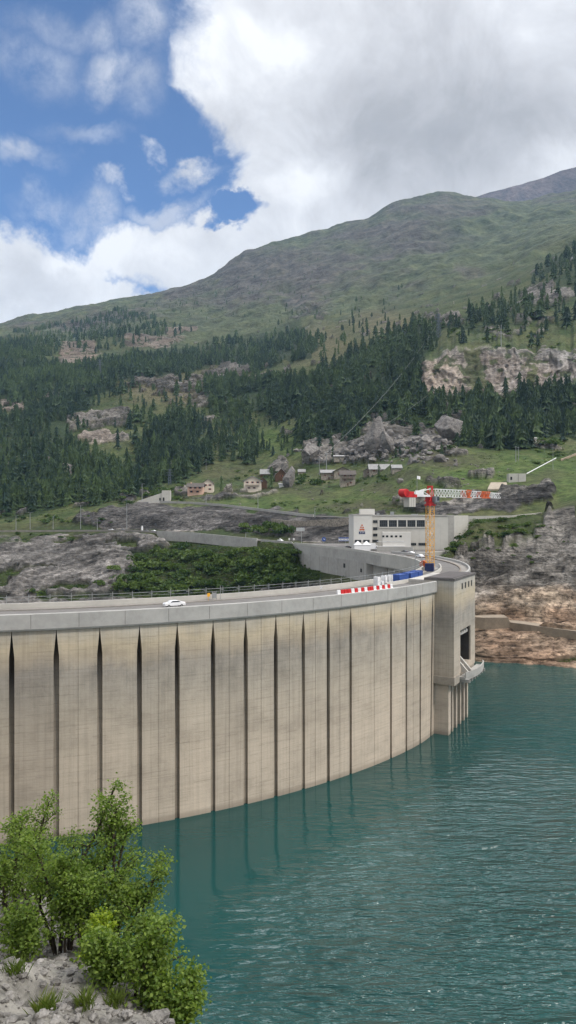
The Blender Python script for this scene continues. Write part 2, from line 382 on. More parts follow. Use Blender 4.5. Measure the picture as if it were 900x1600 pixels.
CUR = [
 # gorge floor hidden by the dam / lake bed on the right
 [zc(-330, -60, 260), zc(0, -70, 260), zc(400, -80, 270), zc(600, -60, 250), zc(690, -40, 262), zc(715, -14, 258), zc(745, -8, 262), zc(900, -8, 250), zc(1300, -8, 225)],
 # lowest visible line / shore
 [(-330, 945, 430), (0, 938, 425), (100, 938, 425), (300, 938, 410), (440, 915, 388), (470, 907, 384), (540, 908, 340), (600, 925, 300), (655, 930, 290), zc(690, 4, 285), zc(720, 2, 280), (745, 1032, 274), (800, 1034, 271), (900, 1040, 264), (1300, 1062, 243)],
 [(-330, 925, 450), (0, 905, 455), (100, 905, 455), (300, 905, 436), (440, 890, 398), (470, 895, 392), (540, 902, 346), (600, 918, 306), (655, 918, 300), zc(690, 8, 292), (720, 1000, 288), (745, 992, 286), (800, 990, 284), (900, 1003, 276), (1300, 1020, 255)],
 [(-330, 880, 490), (0, 875, 490), (100, 872, 495), (300, 875, 465), (440, 868, 404), (470, 888, 398), (540, 900, 352), (600, 905, 315), (655, 900, 308), zc(690, 18, 300), (720, 972, 296), (745, 966, 297), (800, 966, 297), (900, 980, 290), (1300, 990, 268)],
 [(-330, 850, 520), (0, 850, 525), (100, 850, 525), (200, 848, 515), (300, 852, 488), (380, 856, 440), (440, 854, 409), (455, 855, 406), (470, 884, 400), (485, 902, 396), (540, 900, 356), (600, 900, 320), (655, 880, 315), zc(690, 26, 308), (720, 905, 315), (745, 905, 322), (800, 905, 325), (900, 915, 318), (1300, 925, 300)],
 # near edge of lower road | hump
 [(-330, 834, 560), (0, 831, 572), (100, 830.5, 558), (200, 830, 538), (300, 835, 503), (380, 843, 453), (440, 848, 417), (458, 850, 409), zc(472, 30, 403), zc(485, 28, 400), zc(540, 24, 365), zc(655, 27, 322), (690, 870, 318), (700, 864, 326), (720, 843, 343), (745, 862, 338), (800, 865, 342), (900, 870, 338), (1300, 880, 330)],
 # far edge of lower road | hump top
 [(-330, 832.5, 572), (0, 829, 588), (100, 828.5, 573), (200, 828, 552), (300, 833, 516), (380, 841, 466), (440, 846.3, 430), (470, 848, 425), (500, 848, 422), zc(552, 34, 412), zc(600, 33, 405), zc(690, 33, 385), zc(705, 37, 386), (722, 838, 360), (745, 818, 363), (800, 812, 371), (850, 801, 384), (900, 787, 391), (1300, 770, 400)],
 # talus foot of the cutting
 [(-330, 826, 585), (0, 823, 600), (100, 818, 592), (150, 812, 580), (200, 810, 572), (300, 812, 548), (380, 822, 510), (440, 832, 462), (470, 835, 446), (500, 836, 440), zc(552, 38, 430), zc(600, 38, 420), zc(690, 40, 394), zc(722, 44, 392), (745, 815, 385), (800, 811, 388), (850, 802, 394), (900, 784, 400), (1300, 765, 410)],
 # near edge of the upper road
 [(-330, 820, 620), (0, 818, 620), (100, 811, 608), (150, 800, 598), (200, 788, 596), (250, 785.5, 604), (300, 787, 590), (350, 791, 565), (400, 797, 533), (440, 802, 505), (480, 807, 478), (552, 809.5, 440), (690, 810, 400), (745, 809.5, 399), (800, 808, 401), (850, 802.5, 404), (900, 781, 412), (1300, 760, 425)],
 [(-330, 817, 632), (0, 815, 632), (100, 808, 620), (150, 797, 610), (200, 786.5, 608), (250, 784.6, 615), (300, 786, 601), (350, 790, 576), (400, 795.5, 544), (440, 800.5, 515), (480, 805.5, 488), (552, 808.6, 450), (690, 809, 410), (745, 808.5, 409), (800, 807, 411), (850, 801, 414), (900, 777, 420), (1300, 755, 435)],
 [(-330, 800, 670), (0, 798, 672), (100, 795, 650), (200, 780, 650), (250, 777, 645), (310, 775, 630), (400, 778, 610), (440, 784, 560), (480, 795, 530), (552, 797, 490), (620, 795, 460), (700, 795, 435), (745, 789, 438), (800, 775, 445), (850, 764, 452), (900, 760, 455), (1300, 745, 470)],
 [(-330, 765, 750), (0, 770, 740), (150, 770, 720), (250, 757, 700), (313, 765, 670), (345, 764, 665), (400, 762, 660), (480, 768, 610), (552, 765, 575), (600, 752, 555), (655, 730, 535), (700, 722, 545), (800, 715, 555), (870, 722, 545), (900, 715, 560), (1300, 700, 600)],
 [(-330, 720, 860), (0, 735, 830), (150, 735, 800), (250, 735, 760), (345, 740, 730), (400, 742, 720), (480, 745, 670), (552, 748, 622), (580, 738, 618), (610, 722, 605), (655, 705, 600), (700, 702, 600), (800, 699, 610), (870, 700, 610), (900, 692, 620), (1300, 680, 680)],
 [(-330, 690, 950), (0, 700, 920), (200, 700, 880), (313, 715, 800), (400, 715, 790), (480, 720, 710), (552, 722, 680), (600, 712, 660), (655, 698, 650), (700, 694, 645), (800, 692, 650), (900, 682, 665), (1300, 660, 740)],
 [(-330, 640, 1150), (0, 650, 1120), (200, 650, 1030), (313, 680, 920), (400, 680, 880), (480, 682, 790), (600, 680, 720), (700, 680, 710), (800, 675, 725), (900, 668, 740), (1300, 640, 820)],
 [(-330, 590, 1400), (0, 600, 1350), (200, 605, 1230), (313, 620, 1110), (400, 630, 1020), (480, 640, 910), (560, 635, 860), (640, 625, 810), (670, 624, 792), (700, 626, 785), (760, 617, 782), (830, 612, 774), (900, 612, 765), (1300, 590, 820)],
 [(-330, 565, 1550), (0, 575, 1480), (200, 580, 1370), (313, 592, 1270), (400, 592, 1170), (480, 590, 1060), (560, 585, 1000), (640, 578, 900), (665, 566, 832), (700, 560, 828), (760, 546, 822), (830, 550, 815), (900, 548, 808), (1300, 530, 850)],
 [(-330, 555, 1750), (0, 562, 1750), (200, 562, 1650), (313, 568, 1520), (400, 568, 1420), (480, 552, 1280), (560, 532, 1200), (640, 512, 1130), (700, 493, 1060), (800, 492, 1000), (900, 482, 960), (1300, 450, 1000)],
 [(-330, 548, 2050), (0, 548, 2050), (200, 538, 2050), (313, 545, 1900), (400, 546, 1750), (480, 528, 1560), (560, 512, 1520), (640, 494, 1430), (700, 478, 1340), (760, 460, 1290), (800, 446, 1270), (850, 418, 1260), (900, 397, 1260), (1300, 330, 1300)],
 [(-330, 550, 2500), (0, 533, 2500), (200, 508, 2550), (313, 505, 2450), (400, 502, 2250), (480, 507, 2050), (560, 500, 1950), (640, 486, 1850), (700, 471, 1760), (760, 452, 1740), (800, 439, 1720), (850, 413, 1720), (900, 392, 1720), (1300, 310, 1800)],
 [(-330, 552, 3000), (0, 520, 3000), (200, 485, 3000), (313, 468, 2900), (400, 450, 2800), (480, 440, 2700), (560, 420, 2650), (640, 400, 2600), (700, 390, 2600), (800, 372, 2600), (900, 352, 2600), (1300, 270, 2600)],
 [(-330, 556, 3500), (-100, 527, 3500), (0, 509, 3500), (50, 496, 3500), (100, 486, 3500), (150, 478, 3500), (200, 469, 3500), (270, 456, 3450), (310, 441, 3450), (335, 431, 3450), (360, 411, 3450), (380, 397, 3450), (405, 388, 3450), (440, 378, 3450), (500, 362, 3450), (540, 349, 3450), (575, 341, 3450), (600, 330, 3450), (630, 317, 3450), (655, 307, 3450), (680, 303, 3450), (700, 304, 3450), (735, 310, 3450), (770, 315, 3450), (800, 319, 3450), (830, 318, 3450), (860, 308, 3450), (900, 300, 3450), (1300, 200, 3450)],
 [(-330, 600, 4200), (0, 560, 4200), (450, 430, 4200), (700, 360, 4200), (900, 350, 4200), (1300, 260, 4200)],
]
NS = [4, 26, 26, 30, 22, 16, 4, 14, 18, 4, 18, 26, 22, 22, 32, 44, 56, 34, 26, 26, 60, 60, 6]
def key(i):
    c = np.array(sorted(CUR[i])); return np.interp(PXS, c[:, 0], c[:, 1]), np.interp(PXS, c[:, 0], c[:, 2])
PY, DD, KV = [], [], []
for i in range(len(CUR)-1):
    p0, d0 = key(i); p1, d1 = key(i+1)
    z0 = CZ-(p0-800)/F*d0; z1 = CZ-(p1-800)/F*d1
    n = NS[i+1]
    for k in range(n):
        t = k/n
        d = d0+(d1-d0)*t
        z = z0+(z1-z0)*t
        DD.append(d); PY.append(z); KV.append(i+t)
p1, d1 = key(len(CUR)-1); DD.append(d1); PY.append(CZ-(p1-800)/F*d1); KV.append(len(CUR)-1)
DD = np.array(DD); ZZ = np.array(PY); KV = np.array(KV)[:, None]+0*DD
PX = PXS[None, :]+0*DD
XX = (PX-450)/F*DD
# break the straight contour kinks
P0 = 800+(CZ-ZZ)*F/DD            # undisplaced photo row
def blob(lst, soft=.35, wob=1.0):
    wx = fbm(PX/38., P0/30., 0, 3, 5)*16*wob; wy = fbm(PX/38., P0/30., 0, 3, 9)*9*wob
    m = np.zeros_like(PX)
    for (cx, cy, rx, ry, a) in lst:
        d = np.hypot((PX+wx-cx)/rx, (P0+wy-cy)/ry); m = np.maximum(m, a*(1-sstep(1-soft, 1+soft, d)))
    return m
# exposed rock
rock = blob([(60, 880, 150, 32, 1), (40, 912, 110, 28, 1), (200, 850, 60, 16, .8), (150, 905, 50, 30, .7), (10, 850, 40, 14, .4), (105, 850, 60, 18, .8)], .25)
rock = np.maximum(rock, blob([(260, 808, 130, 22, 1), (400, 818, 110, 16, 1), (180, 812, 60, 14, .8), (510, 826, 60, 20, 1), (430, 800, 30, 6, .7), (570, 803, 40, 8, .5), (690, 797, 60, 9, 1), (700, 757, 34, 5, .55), (748, 742, 22, 5, .5), (640, 783, 40, 5, .6), (760, 787, 60, 14, .9), (820, 775, 45, 14, 1), (840, 768, 30, 9, .9)], .25))
rock = np.maximum(rock, blob([(820, 960, 130, 80, 1), (800, 905, 110, 45, 1), (880, 862, 56, 44, 1), (845, 872, 30, 20, 1), (800, 882, 60, 16, .9), (885, 818, 30, 20, 1), (775, 848, 9, 5, .9), (745, 858, 8, 5, .9), (800, 838, 8, 5, .9), (725, 862, 9, 6, .9), (792, 862, 12, 7, .9), (720, 880, 24, 8, .7), (735, 1000, 60, 60, 1), (810, 848, 22, 9, .5), (765, 850, 16, 8, .5)], .2))
rock = np.maximum(rock, blob([(690, 590, 40, 32, 1), (780, 580, 60, 34, 1), (860, 582, 70, 30, 1), (730, 560, 40, 14, .7), (590, 690, 30, 25, .8), (640, 690, 60, 20, .9), (560, 705, 60, 20, .9), (705, 665, 22, 26, .9), (500, 712, 30, 16, .8), (690, 500, 30, 9, .7), (790, 520, 40, 10, .5), (860, 460, 45, 18, .8), (830, 500, 30, 12, .6)], .25))
rock = np.maximum(rock, blob([(160, 655, 50, 14, .9), (150, 690, 34, 12, 1), (190, 690, 18, 8, .8), (125, 560, 32, 12, 1), (240, 545, 48, 9, .9), (250, 600, 60, 12, .55), (330, 590, 40, 12, .6), (285, 530, 20, 8, 1), (15, 640, 30, 9, .9), (75, 625, 22, 7, .6), (360, 580, 34, 10, .7), (300, 625, 50, 12, .5), (380, 595, 25, 8, .7), (480, 490, 40, 30, .45), (60, 580, 40, 7, .5), (300, 770, 40, 8, .6), (390, 772, 50, 6, .6), (440, 735, 20, 12, .8), (210, 780, 30, 7, .6), (110, 745, 12, 10, .8), (330, 760, 20, 5, .3)], .3))
rock = np.where((KV < 4.9) & (PX < 500) & (KV > 1), rock*sstep(-.34, -.12, fbm(XX/22, DD/22, ZZ/5, 4, 224)-.12*(P0 < 858)), rock)
rock[KV < 1.0] = 1
# cliff rows get full rock
rock = np.maximum(rock, np.where((KV > 15) & (KV < 16) & (PX > 658), .95, 0)*(.8+.2*fbm(PX/20., P0/20., 0, 2, 3)))
edge = fbm(XX/9, DD/9, ZZ/9, 4, 21)*.5+fbm(XX/40, DD/40, ZZ/40, 3, 31)*.4
near = DD < 1500
small = fbm(XX/26, DD/34, ZZ/18, 4, 222); rock = np.maximum(rock, .9*sstep(.40, .5, small)*(DD > 560)*(DD < 1900))
frag = sstep(-.22, .02, fbm(XX/15, DD/15, ZZ/8, 3, 223)+.45*(rock-.6)); rock = np.where((DD > 620) & (DD < 2200) & ~((PX > 650) & (KV > 14.8) & (KV < 16.2)), rock*frag, rock)
rock = np.clip(np.where(near, sstep(.30, .60, rock+edge*1.1*(rock > .04)*((KV > 6.4) | (PX < 520))*(KV > 4.9)+edge*.5*(rock > .04)*(rock < .97)*(KV <= 4.9)), sstep(.25, .75, rock+.4*fbm(XX/110, DD/110, ZZ/110, 4, 33)*(rock > .04))), 0, 1)
warm = sstep(985, 955, -P0+1940)  # placeholder replaced below
warm = sstep(918, 958, P0+fbm(XX/14, DD/14, 0, 3, 4)*22)*(PX > 700)
pink = np.maximum(blob([(125, 560, 40, 14, 1), (240, 545, 55, 12, 1), (285, 530, 26, 10, 1), (15, 640, 30, 9, .7), (150, 690, 40, 14, .5)]), blob([(690, 590, 40, 30, .7), (780, 585, 120, 30, .4)]))
# mountain scree (bare purple-brown) versus alpine grass
far = sstep(1500, 2100, DD)
sc = blob([(430, 430, 170, 48, .9), (600, 370, 130, 34, .8), (330, 470, 120, 30, .8), (180, 505, 140, 22, .6), (680, 330, 110, 22, .8), (60, 515, 80, 14, .6), (560, 420, 70, 26, .6), (740, 436, 30, 9, .9), (480, 480, 35, 22, .8), (600, 405, 22, 8, .9), (870, 318, 60, 14, .6), (700, 380, 60, 14, .35), (650, 460, 30, 8, .5), (610, 475, 25, 8, .5)], .6)
sc = np.clip(sc+.5*fbm(XX/260, DD/260, ZZ/200, 5, 41)+.55*fbm(XX/60, DD/140, ZZ/45, 4, 43)-.12, 0, 1)
sc = sstep(.12, .95, sc)
# ---------------- displacement
roadm = np.maximum(sstep(4.3, 4.9, KV)*sstep(6.9, 6.25, KV)*sstep(560, 510, PX), sstep(7.2, 7.85, KV)*sstep(9.8, 9.15, KV)*sstep(150, 200, PX)*(1-.75*sstep(838, 900, PX)))
calm = 1.0-roadm*1.0
calm = np.where((PX > 455) & (PX < 700) & (KV < 8), .25*calm, calm)
def nf(s, oct=4, seed=0): return fbm(XX/s, DD/s, ZZ/s, oct, seed)
def rf(s, oct=4, seed=0): 
    a = R(16); xs = XX*math.cos(a)+ZZ*math.sin(a); zs = -XX*math.sin(a)+ZZ*math.cos(a)
    return ridged(xs/(s*1.8), DD/s, zs/(s*.55), oct, seed)
wn_ = sstep(700, 450, DD); wm_ = sstep(450, 800, DD)*sstep(1700, 1200, DD); wf_ = sstep(1200, 2000, DD)
disp = wn_*(nf(14, 4, 51)*1.1+rock*(rf(34, 3, 50)*5.0+rf(13, 5, 52)*4.6+rf(4.0, 4, 58)*1.5+nf(4.5, 3, 53)*.9))
disp += wm_*(nf(40, 5, 54)*6.5+rock*(3.0+rf(26, 5, 55)*9.5+nf(9, 3, 59)*3.0))
fade = sstep(22.0, 20.2, KV)
disp += wf_*(nf(150, 5, 56)*15+(ridged(XX/330, DD/330, ZZ/330, 5, 57)*34+ridged(XX/120, DD/160, ZZ/160, 4, 60)*17+ridged(XX/45, DD/90, ZZ/60, 3, 64)*2.5)*fade)
cl = ((KV > 14.9) & (KV < 16.1) & (PX > 655))*1.0
disp *= calm
disp *= np.where((PX > 700) & (KV < 2.2), .45, 1)
disp *= np.where((PX > 700), 1-.8*sstep(16, 8, np.abs(P0-978)), 1)
ZZ = ZZ+disp*np.where(cl > 0, .25, .75)
DDn = DD-disp*np.where(cl > 0, 1.5, .45)*(KV > 1)
# deep buttresses on the cliff
DDn = np.where(cl > 0, DD-np.sin((KV-15)*math.pi).clip(0, 1)*(ridged(PX/19+fbm(PX/30, P0/16, 0, 3, 91)*1.3, P0/70, 0, 3, 77)*7*(.4+.9*sstep(-.4, .4, fbm(PX/45, P0/40, 0, 2, 92)))+ridged(PX/7, P0/9, 0, 4, 78)*2.6-5), DDn)
ZZ = ZZ-5.6*sstep(4.0, 4.4, KV)*(KV < 4.99)*sstep(238, 256, PX)*sstep(412, 396, PX)
ZZ = ZZ+((KV > 15.6) & (KV < 16.6) & (PX > 655))*sstep(15.6, 16, KV)*fbm(PX/11, P0*0, 0, 4, 95)*6
XX = (PX-450)/F*DDn
DDf = DDn
PYv = 800+(CZ-ZZ)*F/DDf
# ---------------- base colours
def C(*c): return np.array(c)[None, None, :]
g1 = sstep(-.4, .5, nf(30, 4, 61))[..., None]; g2 = sstep(-.3, .5, nf(9, 3, 62))[..., None]
grass = C(.040, .062, .020)*(1-g1)+C(.082, .094, .036)*g1
grass = grass*(1-.5*g2)+C(.095, .090, .045)*.5*g2
meadow = np.maximum(blob([(780, 735, 150, 30, 1), (680, 750, 90, 24, 1), (470, 785, 140, 12, .8), (440, 690, 60, 24, .9), (540, 775, 80, 14, .7), (900, 760, 60, 20, .8)], .5), 0)[..., None]
grass = grass*(1-meadow)+(C(.052, .084, .020)*(1-g2)+C(.086, .110, .034)*g2)*meadow
alp = C(.062, .076, .038)*(1-g1)+C(.092, .102, .050)*g1
scc = C(.076, .068, .058)*(1-g2*.6)+C(.118, .104, .084)*g2*.6
mcol = alp*(1-sc[..., None])+scc*sc[..., None]
fl0 = [(PX, P0)]
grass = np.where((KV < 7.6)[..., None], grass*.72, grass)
dry = blob([(270, 606, 80, 24, 1), (500, 540, 60, 26, .7), (600, 510, 60, 18, .7), (330, 570, 40, 12, .7)], .6)[..., None]
grass = grass*(1-dry)+C(.135, .118, .065)*dry
heath = blob([(690, 720, 46, 12, .9), (640, 745, 40, 12, .6), (740, 715, 40, 9, .6), (600, 765, 40, 8, .7), (560, 790, 90, 7, .7), (850, 745, 40, 10, .5), (450, 770, 90, 8, .5), (350, 735, 50, 12, .5)], .6)[..., None]
grass = grass*(1-heath)+(C(.070, .060, .040)*(1-g2)+C(.055, .060, .026)*g2)*heath
ffl = np.zeros_like(PX)
_wx = fbm(PX/26., P0/20., 0, 4, 205)*17; _wy = fbm(PX/26., P0/20., 0, 4, 206)*11
for _pl, _dn, _lb in REG: ffl = np.maximum(ffl, np.where(inpoly(PX+_wx, P0+_wy, _pl), _dn, 0))
ffl = (sstep(.3, .9, ffl)*.8)[..., None]
grass = grass*(1-ffl)+C(.024, .040, .017)*ffl
fw = far[..., None]
col = grass*(1-fw)+mcol*fw
r1 = sstep(-.5, .5, nf(22, 4, 63))[..., None]
rc = C(.20, .185, .165)*(1-r1)+C(.335, .305, .27)*r1
r0_ = sstep(-.35, .35, fbm(XX/34, DD/34, ZZ/12, 4, 66))[..., None]; rc = rc*(.62+.62*r0_)
_a = R(17); xs_ = XX*math.cos(_a)+ZZ*math.sin(_a); zs_ = -XX*math.sin(_a)+ZZ*math.cos(_a)
beds = sstep(-.12, .3, fbm(xs_/26, DD/20, zs_/1.5, 3, 68))[..., None]
rc = np.where((DD < 520)[..., None], rc*(.72+.5*beds), rc*.85)
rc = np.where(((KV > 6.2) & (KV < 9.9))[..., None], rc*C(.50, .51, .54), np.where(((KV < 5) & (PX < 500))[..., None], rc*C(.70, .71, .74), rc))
rc = rc*(1-warm[..., None])+(C(.47, .315, .215)*(1-r1)+C(.50, .41, .31)*r1)*warm[..., None]
clf = blob([(692, 590, 40, 34, 1), (795, 580, 50, 30, .9), (872, 578, 44, 30, .8)], .2)[..., None]
veg_ = sstep(.10, .28, fbm(PX/12, P0/7, 0, 4, 96)+.9*(blob([(744, 578, 10, 30, 1), (835, 590, 9, 24, .8)], .5)))*((KV > 14.6) & (KV < 16.4) & (PX > 650))
rock = rock*(1-.85*veg_)
crk = 1-.72*sstep(.045, .012, np.abs(fbm(PX/9, P0/26, 0, 4, 97)))*((KV > 14.8) & (KV < 16.2))
rc = rc*(1-clf)+(C(.34, .29, .245)*sstep(760, 700, PX)[..., None]+C(.25, .238, .228)*(1-sstep(760, 700, PX)[..., None]))*(.8+.5*r1)*(.55+.6*sstep(-.35, .25, fbm(PX/5., P0/38., 0, 4, 88)))[..., None]*clf
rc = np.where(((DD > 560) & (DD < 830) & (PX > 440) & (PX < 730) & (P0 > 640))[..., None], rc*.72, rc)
rc = np.where((warm > .05)[..., None] & (DD < 400)[..., None], rc*(.66+.46*beds), rc)
rc = rc*np.where(clf > .1, crk[..., None], 1)
pk = pink[..., None]
rc = rc*(1-pk)+(C(.34, .26, .20)*(1-r1)+C(.42, .35, .29)*r1)*pk
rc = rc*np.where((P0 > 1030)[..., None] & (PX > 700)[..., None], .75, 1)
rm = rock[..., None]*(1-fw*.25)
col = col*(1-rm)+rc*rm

nr, nc = DDf.shape
idx = np.arange(nr*nc).reshape(nr, nc)
Fq = np.stack([idx[:-1, :-1], idx[:-1, 1:], idx[1:, 1:], idx[1:, :-1]], -1).reshape(-1, 4)
V = np.stack([XX, DDf, ZZ], -1).reshape(-1, 3)
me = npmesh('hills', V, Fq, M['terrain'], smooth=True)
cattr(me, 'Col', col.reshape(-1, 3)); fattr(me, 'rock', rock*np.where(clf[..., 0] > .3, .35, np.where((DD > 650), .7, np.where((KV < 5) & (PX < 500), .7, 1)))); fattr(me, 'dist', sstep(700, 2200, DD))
tag(link(bpy.data.objects.new('hills', me)), kind='structure', label='grassy and rocky mountainside rising beyond the dam and the lake')

# visibility: running minimum of the photo row, near to far
runmin = np.minimum.accumulate(np.vstack([np.full((1, nc), 5000.), PYv[:-1]]), 0)
VIS = PYv <= runmin+1.0
flat = dict(px=PX[VIS], py=PYv[VIS], x=XX[VIS], y=DDf[VIS], z=ZZ[VIS], kv=KV[VIS], rock=rock[VIS])
def ground(px, py, n=1):
    """visible terrain point nearest to a photo position"""
    d = (flat['px']-px)**2+(flat['py']-py)**2
    i = int(np.argmin(d)); return Vector((flat['x'][i], flat['y'][i], flat['z'][i]))
def drop(x, y):
    """terrain height below a ground point (beyond the dam)"""
    px = 450+F*x/y; j = int(np.clip(np.searchsorted(PXS, px), 1, nc-1))
    return float(np.interp(y, DDf[:, j], ZZ[:, j]))

# back ridges
def ridge(name, pts, D, col_, label):
    c = np.array(pts, float); xs = np.linspace(c[0, 0], c[-1, 0], 220); py = np.interp(xs, c[:, 0], c[:, 1])
    py = py+fbm(xs/25, xs*0, 0, 4, 71)*1.6
    rows = []
    for k in range(22):
        t = k/21; d = D-1500*(1-t)
        ztop = CZ-(py-800)/F*D
        z = -50+(ztop+50)*t+fbm(xs/40, xs*0+k*.4, 0, 4, 81)*35*math.sin(math.pi*t)
        rows.append(np.stack([(xs-450)/F*d, 0*xs+d, z], -1))
    rows.append(rows[-1]+np.array([0, 900, -400.]))
    A = np.array(rows); r_, c_ = A.shape[:2]; ii = np.arange(r_*c_).reshape(r_, c_)
    q = np.stack([ii[:-1, :-1], ii[:-1, 1:], ii[1:, 1:], ii[1:, :-1]], -1).reshape(-1, 4)
    m_ = npmesh(name, A.reshape(-1, 3), q, M['terrain'], smooth=True)
    n_ = sstep(-.4, .4, fbm(A[..., 0]/300, A[..., 2]/200, 0, 4, 91))[..., None]
    cattr(m_, 'Col', ((np.array(col_)*(1-n_)+np.array(col_)*1.45*n_)).reshape(-1, 3)); fattr(m_, 'rock', np.zeros(r_*c_)); fattr(m_, 'dist', np.ones(r_*c_))
    tag(link(bpy.data.objects.new(name, m_)), kind='structure', label=label)
ridge('mountains', [(640, 350), (700, 322), (740, 309), (765, 301), (800, 292), (820, 287), (850, 277), (875, 268), (900, 261), (1000, 225), (1300, 150)], 5600, (.095, .075, .072), 'bare brown peak behind the main ridge')
ridge('far_mountains', [(-400, 540), (-200, 520), (-60, 508), (0, 506), (30, 500), (50, 503), (90, 520), (200, 560)], 8200, (.06, .065, .08), 'distant blue ridge low on the skyline')

# ================================================================== ROADS ON THE TERRAIN
def strip_road(name, ka, kb, px0, px1, step, lift, matl, label, lanes=True):
    a = np.array(sorted(CUR[ka])); b_ = np.array(sorted(CUR[kb])); pxs = np.arange(px0, px1+.1, step)
    rows = []
    for px in pxs:
        pa = W(px, np.interp(px, a[:, 0], a[:, 1]), np.interp(px, a[:, 0], a[:, 2]))
        pb = W(px, np.interp(px, b_[:, 0], b_[:, 1]), np.interp(px, b_[:, 0], b_[:, 2])); pb.z = pa.z+.25
        rows.append((pa+Vector((0, 0, lift)), pb+Vector((0, 0, lift))))
    m_ = MB(); n = len(rows)
    vs = [p for r_ in rows for p in r_]+[p-Vector((0, 0, 2.2)) for r_ in rows for p in r_]
    fs = [(2*i, 2*i+2, 2*i+3, 2*i+1) for i in range(n-1)]+[(2*n+2*i, 2*n+2*i+2, 2*i+2, 2*i) for i in range(n-1)]+[(2*i+1, 2*i+3, 2*n+2*i+3, 2*n+2*i+1) for i in range(n-1)]
    m_.add(vs, fs); m_.build(name, matl, kind='structure', label=label)
    return rows
low = strip_road('road', 5, 6, -330, 476, 6, .25, M['asph'], 'grey lower road running left from the end of the dam')
upp = strip_road('road', 8, 9, 196, 844, 6, .25, M['asph'], 'upper road cut into the rock above the dam')

def wall_line(name, pts, h, th, mat, label, cat, base=2.5, group=None):
    """low wall following a list of points at its foot"""
    m_ = MB(); n = len(pts); P = [Vector(p) for p in pts]; vs = []
    for i, p in enumerate(P):
        d = (P[min(i+1, n-1)]-P[max(i-1, 0)]); d.z = 0; d.normalize(); s = Vector((-d.y, d.x, 0))*th/2
        for q, z in ((-s, -base), (s, -base), (s, h), (-s, h)): vs.append(p+q+Vector((0, 0, z)))
    fs = []
    for i in range(n-1):
        for k in range(4): fs.append((4*i+k, 4*i+(k+1) % 4, 4*i+4+(k+1) % 4, 4*i+4+k))
    fs += [(3, 2, 1, 0), (4*n-4, 4*n-3, 4*n-2, 4*n-1)]
    m_.add(vs, fs); return m_.build(name, mat, label=label, cat=cat, group=group)
wall_line('retaining_wall', [r_[0]+Vector((0, -.3, 0)) for r_ in low if 246 <= (450+F*r_[0].x/r_[0].y) <= 404], 1.1, .9, M['conc'], 'pale masonry retaining wall holding up the lower road', 'wall', 5.5)
wall_line('parapet_wall', [r_[0]+Vector((0, -.3, 0)) for r_ in low if (450+F*r_[0].x/r_[0].y) <= 252 and (450+F*r_[0].x/r_[0].y) > -60], .9, .5, M['walk'], 'low grey parapet at the left stretch of lower road', 'wall', 1.5)
wall_line('parapet_wall', [r_[0]+Vector((0, -.3, 0)) for r_ in low if (450+F*r_[0].x/r_[0].y) > 402], .8, .4, M['conc'], 'short concrete parapet where lower road joins the dam', 'wall', 1.5)
wall_line('roadside_wall', [r_[0]+Vector((0, -.3, 0)) for r_ in upp if 226 <= (450+F*r_[0].x/r_[0].y) <= 492], 1.3, .6, M['conc'], 'long stone wall edging the upper road above the rock cutting', 'wall', 2.2)
wall_line('retaining_wall', [W(712, 810, 391)-Vector((0, 0, 0)), W(745, 810, 393), W(800, 809, 394), W(830, 806, 396), W(846, 804.2, 399)], 1.2, 1.0, M['conc_pale'], 'long pale wall carrying the upper road right of the power station', 'wall', 16)
# stone wall strip below the upper road
wall_line('stone_wall', [W(px, py, D) for px, py, D in ((425, 821, 478), (450, 824, 464), (480, 824, 455), (515, 822, 447), (548, 820, 440))], 4.2, 1.0, M['stone'], 'rough stone wall under the upper road left of the power station', 'wall', 3)
# benched concrete wall on the shore rocks
bench = MB()
bp = [(742, 985, 289), (757, 986, 288), (793, 985, 287), (797, 986, 286.8), (830, 989, 281), (860, 992, 278), (905, 997, 273)]
hts = [(0, 5.2), (0, 5.2), (0, 5.0), (0, 3.4), (0, 3.0), (0, 2.6), (0, 2.4)]
P = [W(*q) for q in bp]
for i in range(len(P)-1):
    a, b_ = P[i], P[i+1]; ha, hb = hts[i][1], hts[i+1][1]
    bk = Vector((1, 9, 0))
    bench.slab([a-Vector((0, 0, 3)), b_-Vector((0, 0, 3)), b_+bk-Vector((0, 0, 3)), a+bk-Vector((0, 0, 3)), a+Vector((0, 0, ha)), b_+Vector((0, 0, hb)), b_+bk+Vector((0, 0, hb)), a+bk+Vector((0, 0, ha))])
bench.build('shore_wall', simple('tan_concrete', (.27, .22, .165), .9, var=.35, scale=.3), label='low tan concrete wall benched into the orange shore rocks', cat='wall')

# ================================================================== LAKE
CX, CY, RO, RI = -82.8, 259.7, 142.0, 128.0
def arc(r, th): th = R(th); return (CX+r*math.sin(th), CY-r*math.cos(th))
poly = [arc(RO-1.5, t) for t in np.arange(-30, 117, 3)]
poly = [(-260, 136)]+poly+[(70, 345), (200, 420), (900, 420), (900, -500), (-260, -500)]
m_ = MB(); m_.add([(p[0], p[1], 0) for p in poly], [tuple(range(len(poly)))])
m_.build('lake_water', M['water'], kind='structure', label='calm turquoise reservoir lake with wind ripples')
# lake bed and ground sheet to the horizon
g = MB(); g.add([(-9000, -9000, -90), (9000, -9000, -90), (9000, 9000, -90), (-9000, 9000, -90)], [(0, 1, 2, 3)])
g.build('ground', simple('valley_floor', (.05, .07, .03), .95, var=.3, scale=.01), kind='structure', label='valley floor far below the mountains')
